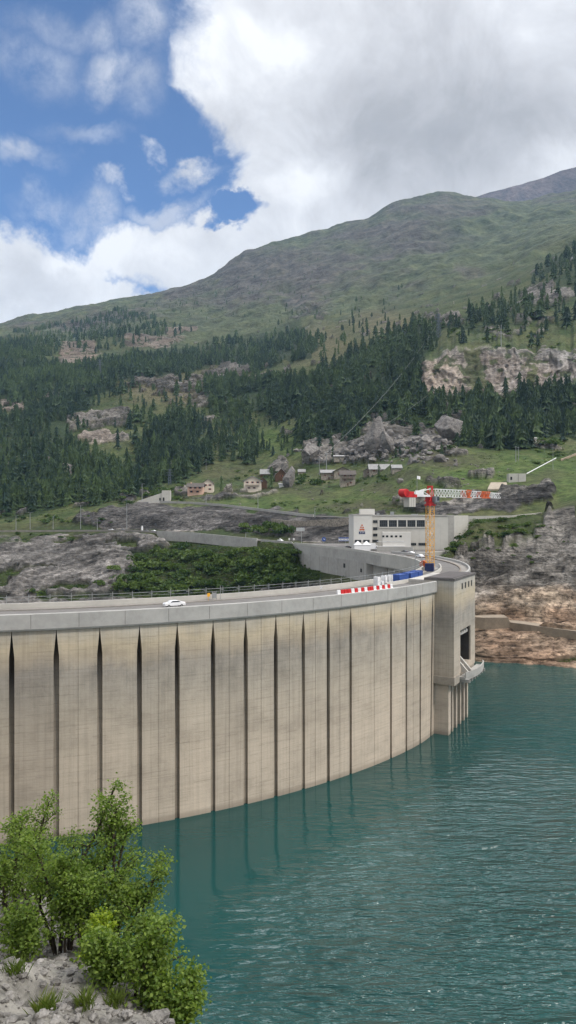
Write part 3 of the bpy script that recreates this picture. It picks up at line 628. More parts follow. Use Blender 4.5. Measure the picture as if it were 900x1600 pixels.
# ================================================================== THE DAM
dam = thing('dam', 'huge curved concrete arch dam with vertical grooves standing in the turquoise lake', 'dam', (CX, CY, 0))
def to_local(v): return (v[0]-CX, v[1]-CY, v[2])
def px_theta(px):
    k = (px-450)/F          # x = k*y on the near side of the circle
    a = 1+k*k; b_ = -2*(k*CX+CY); c_ = CX*CX+CY*CY-RO*RO
    y = (-b_-math.sqrt(b_*b_-4*a*c_))/(2*a); x = k*y
    return math.degrees(math.atan2(x-CX, CY-y))
grooves = [px_theta(p) for p in (18, 88, 156, 218, 277, 333, 384, 431, 474, 513, 548, 611, 635, 657, 676)]
seams = [px_theta(p) for p in (122, 248, 358, 408, 452, 493, 531, 585, 646)]
t0 = grooves[0]
while t0 > -24: t0 -= 3.05; grooves.append(t0)
t0 = 62.0
while t0 < 108: grooves.append(t0); t0 += 3.3
grooves.sort(); seams.sort()
def face_r(th, z):
    u = sstep(52, 70, th)*3.2*np.clip((36-z)/36, 0, 1.4)
    return RO-u
ZR = np.concatenate([[-12, -4, -1, 0, 1], np.arange(3, 30, 1.5), np.arange(30, 35.21, .65)]); ZR[-1] = 35.2
cols = []   # (theta centre, side offset in half-widths, depth factor, kind)
plain = list(np.arange(-26, 109.31, .7))
for t in plain:
    if min(abs(t-g_) for g_ in grooves) > .45 and min(abs(t-s_) for s_ in seams) > .15: cols.append((t, 0, 0, 'p'))
for t in grooves: cols += [(t, -1, 0, 'g'), (t, -.94, 1, 'g'), (t, -.3, 1, 'g'), (t, .3, 1, 'g'), (t, .94, 1, 'g'), (t, 1, 0, 'g')]
for t in seams: cols += [(t, -1, 0, 's'), (t, -.9, 1, 's'), (t, .9, 1, 's'), (t, 1, 0, 's')]
def key_c(c):
    hw = .5 if c[3] == 'g' else .06
    return c[0]+math.degrees(c[1]*hw/RO)
cols.sort(key=key_c)
gv = {t: random.uniform(.6, 1.15) for t in grooves}
V3 = np.zeros((len(ZR), len(cols), 3)); UV = np.zeros((len(ZR), len(cols), 2)); SL = np.zeros((len(ZR), len(cols))); PN = np.zeros((len(ZR), len(cols))); pv_ = [random.uniform(.05, 1) for _ in range(len(grooves)+1)]
for j, (t, off, dp, kd) in enumerate(cols):
    gi = sum(1 for g_ in grooves if g_ < t-(1e-6 if off < 0 else 0)) if kd != 'g' else sum(1 for g_ in grooves if g_ < t-1e-6)+(1 if off > 0 else 0)
    PN[:, j] = pv_[gi]
    for i, z in enumerate(ZR):
        hw = 0; dep = 0; sl = 0
        if kd == 'g':
            k = min(1, max(0, (35.1-z)/4.5)); hw = (.03+.47*k)*(.9 if t < 40 else .78)
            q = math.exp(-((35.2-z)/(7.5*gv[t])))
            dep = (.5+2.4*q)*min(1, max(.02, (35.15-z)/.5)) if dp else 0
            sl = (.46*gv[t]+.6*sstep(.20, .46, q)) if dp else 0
        elif kd == 's': hw = .045; dep = .06 if dp else 0; sl = .2 if dp else 0
        th = R(t)+off*hw/RO; r = face_r(t, z)-dep
        V3[i, j] = (r*math.sin(th), -r*math.cos(th), z); UV[i, j] = (th*RO, z); SL[i, j] = min(1, sl)
nr_, nc_ = len(ZR), len(cols); ii = np.arange(nr_*nc_).reshape(nr_, nc_)
q = np.stack([ii[:-1, :-1], ii[:-1, 1:], ii[1:, 1:], ii[1:, :-1]], -1).reshape(-1, 4)
me = npmesh('dam_face', V3.reshape(-1, 3), q, M['dam'])
uvl = me.uv_layers.new(name='UVMap'); li = np.zeros(len(me.loops), np.int32); me.loops.foreach_get('vertex_index', li)
uvl.data.foreach_set('uv', UV.reshape(-1, 2)[li].astype(np.float32).ravel()); fattr(me, 'slot', SL); fattr(me, 'panel', PN)
link(bpy.data.objects.new('wall', me), dam)

def ring(mb, prof, a0, a1, step=1.0, closed=True):
    """sweep a (r,z) profile along the arc; local to the dam's centre"""
    ts = list(np.arange(a0, a1, step))+[a1]; n = len(prof); vs = []
    for t in ts:
        s, c = math.sin(R(t)), math.cos(R(t))
        for r, z in prof: vs.append((r*s, -r*c, z))
    fs = []; k_ = n if closed else n-1
    for i in range(len(ts)-1):
        for k in range(k_):
            fs.append((i*n+k, i*n+(k+1) % n, (i+1)*n+(k+1) % n, (i+1)*n+k))
    if closed: fs += [tuple(range(n-1, -1, -1)), tuple(len(vs)-n+k for k in range(n))]
    mb.add(vs, fs)
A0, A1 = -26, 109.3
m_ = MB(); ring(m_, [(RO-3.4, 35.15), (RO+.45, 35.2), (RO+.6, 35.5), (RO+.6, 37.95), (RO+.5, 38.05), (RO+.1, 38.05), (RO, 37.95), (RO, 36.9), (RO-3.4, 36.9)], A0, 116, .7)
m_.build('crest_band', simple('crest_concrete', (.395, .385, .365), .88, var=.24, scale=.16, bmp=.02), dam)
jf = simple('joint_filler', (.17, .16, .15), .95)
for t in np.arange(-24, 58, 3.1): m_ = MB(); ring(m_, [(RO+.603, 35.55), (RO+.615, 35.55), (RO+.615, 37.9), (RO+.603, 37.9)], t, t+.03, .03); m_.build('joint', jf, dam)
m_ = MB(); ring(m_, [(RI, 32.6), (RO-3.3, 32.6), (RO-3.3, 36.95), (RI, 36.95)], A0, A1, .7); m_.build('road_deck', M['conc'], dam)
m_ = MB(); ring(m_, [(RI+3.0, -60), (RI+2.2, 10), (RI+3.2, 32.6)], A0, A1, 1.2, closed=False); m_.build('downstream_face', M['conc'], dam)
m_ = MB(); ring(m_, [(RO-2.1, 36.91), (RO-.05, 36.91), (RO-.05, 37.3), (RO-2.1, 37.3)], A0, A1, .7); m_.build('pavement', M['walk'], dam)
m_ = MB(); ring(m_, [(RO-2.55, 37.0), (RO-2.12, 37.0), (RO-2.12, 37.38), (RO-2.55, 37.38)], A0, A1, .7); m_.build('kerb', simple('kerb_stone', (.24, .20, .165), .9, var=.45, scale=2.5), dam)
m_ = MB(); ring(m_, [(RI+1.9, 36.96), (RO-2.56, 36.96), (RO-2.56, 37.04), (RI+1.9, 37.04)], A0, A1, .7); m_.build('road_surface', M['asph'], dam)
m_ = MB(); ring(m_, [(RI+.5, 36.96), (RI+1.85, 36.96), (RI+1.85, 37.22), (RI+.5, 37.22)], A0, A1, .7); m_.build('pavement', M['walk'], dam)
m_ = MB(); ring(m_, [(RI-.12, 33.0), (RI+.42, 33.0), (RI+.42, 38.2), (RI-.12, 38.2)], A0, A1, .7); m_.build('parapet', M['conc_pale'], dam)

# ---------------- intake tower on the face (a part of the dam with sub-parts)
tt = Vector((.469, .883, 0)).normalized(); nn = Vector((tt.y, -tt.x, 0)); O = Vector((37.3, 181.8, 0))
def TW(s, p, z): v = O+tt*s+nn*p; return (v.x, v.y, z)
tower = bpy.data.objects.new('intake_tower', None); link(tower, dam); tower.matrix_parent_inverse = Matrix.Translation((-CX, -CY, 0))
def tslab(mb, s0, s1, p0, p1, z0, z1, z0b=None):
    zb = z0 if z0b is None else z0b
    mb.slab([TW(s0, p0, z0), TW(s0, p1, zb), TW(s1, p1, zb), TW(s1, p0, z0), TW(s0, p0, z1), TW(s0, p1, z1), TW(s1, p1, z1), TW(s1, p0, z1)])
L_ = 20.9; PD = 3.55
m_ = MB()
tslab(m_, 0, 5.9, -8, PD, 14.6, 38.2, 13.7); tslab(m_, 16.1, L_, -8, PD, 14.6, 38.2)
tslab(m_, 5.9, 16.1, -8, PD-.002, 25.3, 38.2); tslab(m_, 5.9, 16.1, -8, -6.2, 14.6, 25.3)
tslab(m_, 5.9, 16.1, -6.2, PD-.01, 14.6, 16.2)
tm = m_.mesh('tower_body', M['dam']); uvl = tm.uv_layers.new(name='UVMap')
for lp in tm.loops:
    v = tm.vertices[lp.vertex_index].co; d = Vector((v.x, v.y, 0))-O; uvl.data[lp.index].uv = (220+d.dot(tt)+d.dot(nn)*1.3, v.z-(1.5 if v.z < 40 else 0))
link(bpy.data.objects.new('tower_body', tm), tower)
def tpart(mb, name, mat): return mb.build(name, mat, tower)
m_ = MB(); tslab(m_, -.25, L_+.2, -3.9, PD+.22, 38.2, 38.75); tpart(m_, 'roof', simple('tower_roof', (.13, .12, .115), .9, var=.3, scale=.5))
m_ = MB(); tslab(m_, .35, L_-.4, -3.3, PD-.35, 38.75, 38.85); tpart(m_, 'roof_felt', simple('roof_felt', (.10, .09, .088), .9, var=.3, scale=.5))
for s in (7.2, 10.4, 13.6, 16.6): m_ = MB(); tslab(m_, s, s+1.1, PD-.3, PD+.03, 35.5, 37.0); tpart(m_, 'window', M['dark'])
m_ = MB()   # beams and columns inside the opening
tslab(m_, 5.9, 16.1, PD-1.3, PD-.7, 23.6, 24.3)
for s in (7.3, 9.2, 11.2, 13.4): tslab(m_, s, s+.5, PD-1.5, PD-.5, 24.3, 25.3)
tslab(m_, 9.4, 9.9, PD-2.2, PD-1.4, 16.2, 25.3); tslab(m_, 14.3, 14.7, PD-3.4, PD-2.8, 16.2, 25.3)
tpart(m_, 'gallery_columns', M['conc'])
void_shade = simple('painted_shade', (.045, .042, .038), .8)  # near-black colour paints in the shade inside the tower opening
m_ = MB(); tslab(m_, 5.95, 16.05, -6.19, -6.0, 16.2, 25.2); tslab(m_, 15.9, 16.08, -6, PD-.4, 16.22, 25.2); tpart(m_, 'shade_lining', void_shade)
m_ = MB()   # sloping fins at the sill
for s in (6.6, 9.6):
    m_.slab([TW(s, PD+1.8, 14.4), TW(s+.7, PD+1.8, 14.4), TW(s+.7, PD-2.5, 15.5), TW(s, PD-2.5, 15.5), TW(s, PD+1.8, 14.9), TW(s+.7, PD+1.8, 14.9), TW(s+.7, PD-2.5, 19.6), TW(s, PD-2.5, 19.6)])
tpart(m_, 'sloping_fin', M['conc_pale'])
# curved ledge
def ledge(p_in, p_out, z0, z1):
    n = 12; outs = []; ins = []
    for k in range(n+1):
        s = 4.6+(L_+1.6-4.6)*k/n; bow = math.sin(math.pi*min(1, (k/n)*1.0))**.6
        outs.append((s, PD+p_out*(.55+.45*bow))); ins.append((s, PD+p_in*(.55+.45*bow) if p_in > 0 else PD+.01))
    vs = [TW(s, p, z) for z in (z0, z1) for (s, p) in ins+outs[::-1]]
    N_ = len(vs)//2; fs = [(i, (i+1) % N_, N_+(i+1) % N_, N_+i) for i in range(N_)]+[tuple(range(N_-1, -1, -1)), tuple(range(N_, 2*N_))]
    m = MB(); m.add(vs, fs); return m
tpart(ledge(0, 3.0, 13.3, 13.9), 'ledge', M['conc'])
tpart(ledge(2.75, 3.15, 13.9, 15.2), 'ledge_parapet', M['conc'])
m_ = MB()
for k in range(7):
    s = 5.2+k*2.6; tslab(m_, s, s+.45, .5, PD+2.6, 12.5, 13.3)
tpart(m_, 'ledge_brackets', M['conc'])
m_ = MB(); tslab(m_, -.2, 4.6, -4, PD+.18, 12.9, 14.62, 12.6); tslab(m_, 4.6, L_, -4, PD-.2, 12.9, 14.58); tpart(m_, 'footing_slab', simple('footing_concrete', (.34, .30, .25), .9, var=.3, scale=.4))
for s, w in ((1.0, 2.1), (4.6, .95), (8.2, 1.0), (12.0, 1.0), (15.6, 1.0), (19.0, 1.0)):
    m_ = MB(); tslab(m_, s, s+w, -6, 1.9, -10, 13.0); tm = m_.mesh('pier', M['dam']); uvl = tm.uv_layers.new(name='UVMap')
    for lp in tm.loops:
        v = tm.vertices[lp.vertex_index].co; d = Vector((v.x, v.y, 0))-O; uvl.data[lp.index].uv = (300+s*3+d.dot(tt)+d.dot(nn), v.z)
    link(bpy.data.objects.new('pier', tm), tower)
tower.matrix_parent_inverse = Matrix.Identity(4); tower.location = (-CX, -CY, 0)

# ---------------- thrust block, forecourt
blk = thing('abutment', 'massive plain concrete abutment closing the far end of the dam', 'abutment', (20, 340, 0))
IN = [arc(RI, 109.3), (34.6, 322), (27, 350), (15.5, 380), (3.5, 409)]
OUT = [arc(RO, a) for a in (116, 112.5, 109.3)]
BK = [(-3, 424), (8, 442), (60, 430), (84, 405), (82, 352), (72, 338), (62, 329), (52, 325.5)]
def loc(pts, o): return [(p[0]-o[0], p[1]-o[1]) for p in pts]
o_ = (20, 340)
lowin = [(IN[0][0]+2.6, IN[0][1]+1.2), (37.2, 323), (34.2, 323.3), (27, 350), (15.5, 380), (3.5, 409)]
m_ = MB(); m_.prism(loc(lowin+BK+OUT, o_)[::-1], -60, 32.6); m_.build('block', simple('abutment_concrete', (.37, .355, .33), .9, var=.3, scale=.08, bmp=.03), blk)
m_ = MB(); m_.prism(loc(IN+BK+OUT, o_)[::-1], 32.6, 36.98); m_.build('deck', M['conc'], blk)
m_ = MB(); m_.prism(loc([(IN[0][0]+.6, IN[0][1])]+[(p[0]+.6, p[1]+.2) for p in IN[1:]]+[(0, 416), (8, 436), (60, 424), (80, 400), (80, 353), (70, 339), (61, 331), (52, 327)]+[arc(RO-.3, 116), arc(RO-.3, 112.5), arc(RO-.3, 109.3)], o_)[::-1], 36.985, 37.05); m_.build('road_surface', M['asph'], blk)
def pwall(name, pts, h, th, mat, parent, z0=37.0, o=(0, 0)):
    m = MB(); n = len(pts); P = [Vector((p[0]-o[0], p[1]-o[1], 0)) for p in pts]; vs = []
    for i, p in enumerate(P):
        d = (P[min(i+1, n-1)]-P[max(i-1, 0)]).normalized(); s = Vector((-d.y, d.x, 0))*th/2
        for q, z in ((-s, z0), (s, z0), (s, z0+h), (-s, z0+h)): vs.append(p+q+Vector((0, 0, z)))
    fs = [(4*i+k, 4*i+(k+1) % 4, 4*i+4+(k+1) % 4, 4*i+4+k) for i in range(n-1) for k in range(4)]+[(3, 2, 1, 0), (4*n-4, 4*n-3, 4*n-2, 4*n-1)]
    m.add(vs, fs); return m.build(name, mat, parent)
def smooth_path(pts, k=3):
    P = [np.array(p, float) for p in pts]
    for _ in range(k):
        Q = [P[0]]
        for a, b in zip(P[:-1], P[1:]): Q += [a*.75+b*.25, a*.25+b*.75]
        P = Q+[P[-1]]
    return [tuple(p) for p in P]
pwall('parapet', [(p[0]+.2, p[1]) for p in IN], 1.15, .5, M['conc_pale'], blk, 36.985, o_)
fc = simple('formwork_line', (.20, .19, .175), .95)
def on_in(t):        # point along the inner face past the notch
    pts = [Vector((34.2, 323.3, 0)), Vector((27, 350, 0)), Vector((15.5, 380, 0)), Vector((3.5, 409, 0))]
    k = int(t); f = t-k; k = min(k, 2); p = pts[k].lerp(pts[k+1], t-k); d = (pts[k+1]-pts[k]).normalized(); return p, d
for (t, z0, z1, w) in ((.22, 28.2, 29.8, 2.0), (1.02, 28.6, 30.6, 2.0)):
    p, d = on_in(t); nrm = Vector((-d.y, d.x, 0)); nrm = nrm if nrm.y < 0 or nrm.x < 0 else -nrm
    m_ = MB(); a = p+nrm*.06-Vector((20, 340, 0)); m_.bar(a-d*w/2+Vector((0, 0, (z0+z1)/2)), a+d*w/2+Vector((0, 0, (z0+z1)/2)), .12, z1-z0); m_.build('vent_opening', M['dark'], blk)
for t in (.12, .45, .8, 1.25, 1.6, 1.95, 2.3, 2.6):
    m_ = MB(); p, d = on_in(t); nrm = Vector((-d.y, d.x, 0)); nrm = nrm if nrm.x < 0 else -nrm; a = p+nrm*.012-Vector((20, 340, 0)); m_.bar(a+Vector((0, 0, 12)), a+Vector((0, 0, 32.5)), .1, .1); m_.build('formwork_joint', fc, blk)
dk = simple('seepage_stain', (.09, .085, .07), .95)
for t, z1 in ((1.05, 25), (1.22, 24), (1.38, 23.5), (1.55, 24.5), (1.75, 23), (.95, 27.5), (2.0, 25)):
    p, d = on_in(t); nrm = Vector((-d.y, d.x, 0)); nrm = nrm if nrm.x < 0 else -nrm; a = p+nrm*.02-Vector((20, 340, 0)); m_ = MB(); m_.slab([a-d*.5+Vector((0, 0, 16)), a+d*.5+Vector((0, 0, 16)), a+d*.5+nrm*.04+Vector((0, 0, 16)), a-d*.5+nrm*.04+Vector((0, 0, 16)), a-d*.1+Vector((0, 0, z1)), a+d*.1+Vector((0, 0, z1)), a+d*.1+nrm*.04+Vector((0, 0, z1)), a-d*.1+nrm*.04+Vector((0, 0, z1))]); m_.build('seepage_mark', dk, blk)

# ---------------- railing on the downstream parapet
rail = thing('railing', 'thin steel post and wire railing along the downstream edge of dam crest', 'railing', (CX, CY, 0))
m_ = MB(); ring(m_, [(RI+.08, 39.32), (RI+.16, 39.32), (RI+.16, 39.4), (RI+.08, 39.4)], 8, 86, .7); m_.build('top_wire', M['steel'], rail)
m_ = MB(); ring(m_, [(RI+.09, 38.75), (RI+.14, 38.75), (RI+.14, 38.8), (RI+.09, 38.8)], 8, 86, .7); m_.build('lower_wire', M['steel'], rail)
pm = MB(); pm.tube((0, 0, 38.2), (0, 0, 39.75), .055, .05, 6); pm.bar((-.55, 0, 39.1), (.2, 0, 39.1), .06); pmm = pm.mesh('post', M['steel'])
for k in range(46):
    t = R(9+k*1.7); o = link(bpy.data.objects.new('post', pmm), rail); o.location = ((RI+.12)*math.sin(t), -(RI+.12)*math.cos(t), 0); o.rotation_euler = (0, 0, t)
def crest(r, th, z=37.04): x, y = arc(r, th); return (x, y, z)
def th_of(px, r):
    k = (px-450)/F; a = 1+k*k; b_ = -2*(k*CX+CY); c_ = CX*CX+CY*CY-r*r
    y = (-b_-math.sqrt(b_*b_-4*a*c_))/(2*a); return math.degrees(math.atan2(k*y-CX, CY-y))

# ---------------- vehicles
def make_car(name, label, paint, L=4.3, Wd=1.75, H=1.45, kind='car', group=None):
    c = thing(name, label, 'car' if kind == 'car' else 'van', (0, 0, 0), 0, group)
    if kind == 'car':
        body = [(-.5, .26), (-.5, .62), (-.46, .72), (-.30, .76), (-.16, 1.0), (.14, 1.0), (.28, .74), (.46, .64), (.5, .52), (.5, .26)]
        glz = [(-.275, .76), (-.155, .955), (.13, .955), (.245, .745)]
    else:
        body = [(-.5, .2), (-.5, .98), (-.47, 1.0), (.22, 1.0), (.30, .95), (.38, .60), (.48, .50), (.5, .42), (.5, .2)]
        glz = [(.12, .62), (.12, .9), (.285, .9), (.36, .62)]
    def prof(pts, hw, sx=1, top=None):
        m = MB(); n = len(pts); vs = []
        for sgn in (-1, 1):
            for x, z in pts:
                w = hw*(1-.16*max(0, (z-.66)/.34)); vs.append((x*L*sx, sgn*w, z*H))
        fs = [tuple(range(n-1, -1, -1)), tuple(range(n, 2*n))]+[(i, (i+1) % n, n+(i+1) % n, n+i) for i in range(n)]
        m.add(vs, fs); return m
    prof(body, Wd/2).build('body', paint, c, smooth=False, bevel=.05)
    prof(glz, Wd/2+.012).build('side_windows', M['glass'], c)
    m = MB()
    if kind == 'car':
        for (x0, z0), (x1, z1) in (((-.292, .775), (-.17, .965)), ((.268, .755), (.148, .965))):
            s = 1 if x0 > 0 else -1
            m.add([(x0*L+s*.02, -.68, z0*H), (x0*L+s*.02, .68, z0*H), (x1*L+s*.03, .60, z1*H), (x1*L+s*.03, -.60, z1*H)], [(0, 1, 2, 3) if s > 0 else (3, 2, 1, 0)])
    else: m.add([(.375*L+.02, -.75, .63*H), (.375*L+.02, .75, .63*H), (.31*L+.02, .7, .93*H), (.31*L+.02, -.7, .93*H)], [(0, 1, 2, 3)])
    m.build('windscreen', M['glass'], c)
    for sx in (-.31, .31):
        for sy in (-1, 1):
            w = MB(); w.tube((sx*L, sy*(Wd/2-.19), .31), (sx*L, sy*(Wd/2+.015), .31), .31, .31, 14); wo = w.build('wheel', M['tyre'], c)
            w = MB(); w.tube((sx*L, sy*(Wd/2+.016), .31), (sx*L, sy*(Wd/2+.03), .31), .18, .17, 10); w.build('rim', M['steel'], wo)
    for sy in (-1, 1):
        w = MB(); w.box((.488*L, sy*.62, .54*H), (.1, .3, .12)); w.build('headlight', M['lamp'], c)
        w = MB(); w.box((-.495*L, sy*.66, .6*H), (.08, .24, .14)); w.build('tail_light', M['red'], c)
    return c
def put(o, p, rz): o.location = p; o.rotation_euler = (0, 0, rz); return o
def arc_heading(th): return R(th)      # along increasing theta
th = th_of(273, RI+7.0)
car_w = make_car('saloon_car', 'white saloon car crossing the near part of dam crest road', M['cwhite'], 4.5, 1.8, 1.42)
put(car_w, crest(RI+6.6, th), R(th)+math.pi); car_w.scale = (.9, .9, .9)
far_cars = [('white hatchback parked first in the row by the inner parapet', M['cwhite'], (626, 858)), ('dark car between two pale cars on the curved dam road', M['cdark'], (633, 862)),
            ('pale grey car on the curved road left of the crane', M['cwhite'], (642, 864)), ('white car nearest to the crane mast on the dam road', M['cwhite'], (656, 869))]
proto = {}
def dup_car(src, label, paint, group=None):
    if src.name not in KIDS: index_kids(src)
    c = copy_tree(src); c['label'] = label
    if group: c['group'] = group
    for ch in [x for x in bpy.data.objects if x.parent == c]:
        if ch.name.startswith('body') and paint is not None:
            ch.data = ch.data.copy(); ch.data.materials[0] = paint
    return c
def road_pt(px, H=17.6, py=None):  # road-level point seen at px,py
    D = 18*F/(py-800); return (W(px, py, D).x, D, 37.05)
for (lab, paint, (px, py)), rz in zip(far_cars, (R(125), R(122), R(118), R(112))):
    c = dup_car(car_w, lab, paint, 'cars on the far curve of the dam road'); put(c, road_pt(px, py=py+2.5), rz)
car_w['group'] = 'cars on the dam road'
van = make_car('delivery_van', 'white van parked at left corner of the power station', M['cwhite'], 5.6, 2.05, 2.3, 'van'); put(van, (34.6, 367, 37.05), R(115))
put(dup_car(car_w, 'dark car parked beside the white van by the power station', M['cdark']), (29.5, 363, 37.05), R(115))
# cars on the lower road
def lowpt(px, f=.5):
    xs = [450+F*r_[0].x/r_[0].y for r_ in low]; i = int(np.argmin([abs(x-px) for x in xs])); a, b_ = low[i]
    d = low[min(i+1, len(low)-1)][0]-low[max(i-1, 0)][0]; return a.lerp(b_, f)+Vector((0, 0, .03)), math.atan2(d.y, d.x)
for px, lab, paint in ((226, 'dark car on the lower road beside a white post', M['cdark']), (238, 'white car following the dark car on the lower road', M['cwhite']), (172, 'white car on lower road near the traffic signals', M['cwhite']), (189, 'grey car on lower road below the rock cutting', M['cgrey'])):
    p, a = lowpt(px, .35); put(dup_car(car_w, lab, paint), p, a)
p, a = lowpt(441, .5); put(dup_car(car_w, 'white car rounding the bend where lower road reaches the dam', M['cwhite']), p, a)

# ---------------- road-work gear on the crest
bars = []
bm_ = MB(); prof = [(-.3, 0), (.3, 0), (.3, .18), (.15, .35), (.11, .95), (-.11, .95), (-.15, .35), (-.3, .18)]
bm_.add([(x, y, z) for x in (-.5, .5) for y, z in prof], [(i, (i+1) % 8, 8+(i+1) % 8, 8+i) for i in range(8)]+[tuple(range(7, -1, -1)), tuple(range(8, 16))])
bm_.box((.51, 0, .6), (.06, .1, .5)); bm_.box((-.25, 0, .97), (.16, .12, .06)); bm_.box((.25, 0, .97), (.16, .12, .06))
bmesh_w = bm_.mesh('barrier', M['white']); bmesh_r = bmesh_w.copy(); bmesh_r.materials[0] = M['red']
ta, tb = th_of(529, RI+9.2), th_of(611, RI+9.6); nb_ = 18
colr = 'wrrrwrwrwrrwrwrwrw'
for k in range(nb_):
    t = ta+(tb-ta)*k/(nb_-1); isr = colr[k] == 'r'
    if k == 0: lb = 'white plastic barrier block at near left end of the row'
    elif k == nb_-1: lb = 'white plastic barrier block at far end of the row'
    else: lb = 'red plastic barrier block within the roadworks row' if isr else 'white plastic barrier block inside the row between red ones'
    o = link(bpy.data.objects.new('barrier', bmesh_r if isr else bmesh_w)); tag(o, lb, 'barrier', ('red' if isr else 'white')+' barrier blocks in the crest roadworks')
    o.location = crest(RI+9.2+.4*k/nb_, t); o.rotation_euler = (0, 0, R(t)); o.scale = (1.0, 1.15, 1.15)
# site fence of low concrete blocks curving to the crane
m_ = MB(); t0, t1 = th_of(603, RI+5.6), 84
prof = [(RI+5.4, 37.04), (RI+6.0, 37.04), (RI+5.85, 37.9), (RI+5.55, 37.9)]
ring(m_, prof, t0, t1, .7)
o = m_.build('concrete_barrier', M['conc_pale'], label='cream concrete barrier curving round the blue site containers', cat='barrier'); o.location = (CX, CY, 0)
def container(label, L, Wd, H, mat, p, rz, group=None):
    c = thing('site_container', label, 'container', p, rz, group)
    m = MB(); n = int(L/.28); vs = []; pts = []
    for k in range(n+1):
        x = -L/2+L*k/n; pts.append((x, -Wd/2+(.05 if k % 2 else 0)))
    for k in range(n, -1, -1):
        x = -L/2+L*k/n; pts.append((x, Wd/2-(.05 if k % 2 else 0)))
    m.prism(pts, .15, H-.1); m.build('shell', mat, c)
    m = MB()
    for z in (.09, H-.06):
        for s in (-1, 1):
            m.bar((-L/2, s*Wd/2, z), (L/2, s*Wd/2, z), .14); m.bar((s*L/2, -Wd/2, z), (s*L/2, Wd/2, z), .14)
    for sx in (-1, 1):
        for sy in (-1, 1): m.bar((sx*L/2, sy*Wd/2, 0), (sx*L/2, sy*Wd/2, H), .14)
    m.build('corner_frame', mat, c)
    m = MB(); m.box((L/2+.03, 0, H/2), (.04, Wd-.3, H-.4)); d = m.build('door', mat, c)
    m = MB(); [m.tube((L/2+.08, y, .3), (L/2+.08, y, H-.3), .025, .025, 6) for y in (-.5, -.15, .15, .5)]; m.build('lock_rod', M['steel'], d)
    return c
for px, lab, L, mat in ((624, 'long blue site container nearer to the white crates', 6.0, M['blue']), (640, 'long blue site container nearer to the crane', 6.0, M['blue'])):
    t = th_of(px, RI+3.8); container(lab, L, 2.3, 2.1, mat, crest(RI+4.0, t), R(t))
t = th_of(650, RI+3.8); container('short blue site container at far end of the blue row', 4.0, 2.2, 2.1, M['blue'], crest(RI+3.9, t), R(t))
# white stacked crates
def crate(p, rz, lab, w=1.1, h=1.1):
    m = MB(); m.box((0, 0, h/2), (w, w, h-.16)); 
    for s in (-1, 1):
        for q in (-1, 1): m.bar((s*w/2, q*w/2, 0), (s*w/2, q*w/2, h), .06)
    for z in (.08, h*.5, h-.02):
        for s in (-1, 1): m.bar((-w/2, s*w/2, z), (w/2, s*w/2, z), .05); m.bar((s*w/2, -w/2, z), (s*w/2, w/2, z), .05)
    m.box((0, 0, .04), (w+.05, w+.05, .08)); o = m.build('crate', M['white'], label=lab, cat='crate', group='white crates beside the blue containers'); o.location = p; o.rotation_euler = (0, 0, rz)
k = 0
labs = ['white crate on the ground at near end of the crate row', 'white crate stacked on top at near end of the row']
for i, px in enumerate((589, 594.5, 600, 605, 610)):
    t = th_of(px, RI+3.6)
    for lvl in range(1 if i == 1 else 2):
        lab = ('white crate in the %s layer, %s of the crate row' % ('lower' if lvl == 0 else 'upper', ('at near end', 'second from near end', 'in the middle', 'second from far end', 'at far end')[i]))
        crate(crest(RI+3.6+.1*(i % 2), t, 37.04+lvl*1.12), R(t)+.1*i, lab, 1.15)
# chevron board and orange sign, gate on the crest
def sign(px, r, label, mat, w, h, zc_, parts, name='road_sign', disc=False, cat='sign', stripe=None):
    t = th_of(px, r); s = thing(name, label, cat, crest(r, t), R(t)+.35)
    m = MB(); m.tube((0, .05, 0), (0, .05, zc_+h/2), .04, .04, 8); m.build('pole', M['steel'], s)
    m = MB(); m.box((0, 0, zc_), (w, .05, h)); m.build('board', mat, s)
    if stripe:
        m = MB()
        for x in np.linspace(-w/2+.25, w/2-.25, stripe):
            for sg in (-1, 1): m.bar((x-.1, -.03, zc_+sg*h*.42), (x+.12, -.03, zc_), .03, .11)
        m.build('chevron', M['dark'], s)
    return s
sign(502, RI+1.6, 'black and white chevron board on the crest by rubble', M['white'], 1.5, .5, .9, 0, stripe=3)
o = sign(326, RI+1.6, 'small orange warning sign beside the inner parapet', M['yellow'], .8, .7, 1.3, 0); o.children[1].data.materials[0] = M['yellow']
gate = thing('site_gate', 'grey double post gate frame on the inner side of crest road', 'gate', crest(RI+1.7, th_of(338, RI+1.7)), R(th_of(338, RI+1.7)))
for x, h in ((-.9, 1.9), (.0, 2.0), (.9, 3.0)):
    m_ = MB(); m_.tube((x, 0, 0), (x, 0, h), .06, .06, 8); m_.build('post', M['steel'], gate)
m_ = MB(); m_.box((-.45, 0, 1.15), (.8, .04, 1.1)); m_.bar((-.9, 0, 1.9), (0, 0, 1.9), .06); m_.build('mesh_panel', M['steel'], gate)

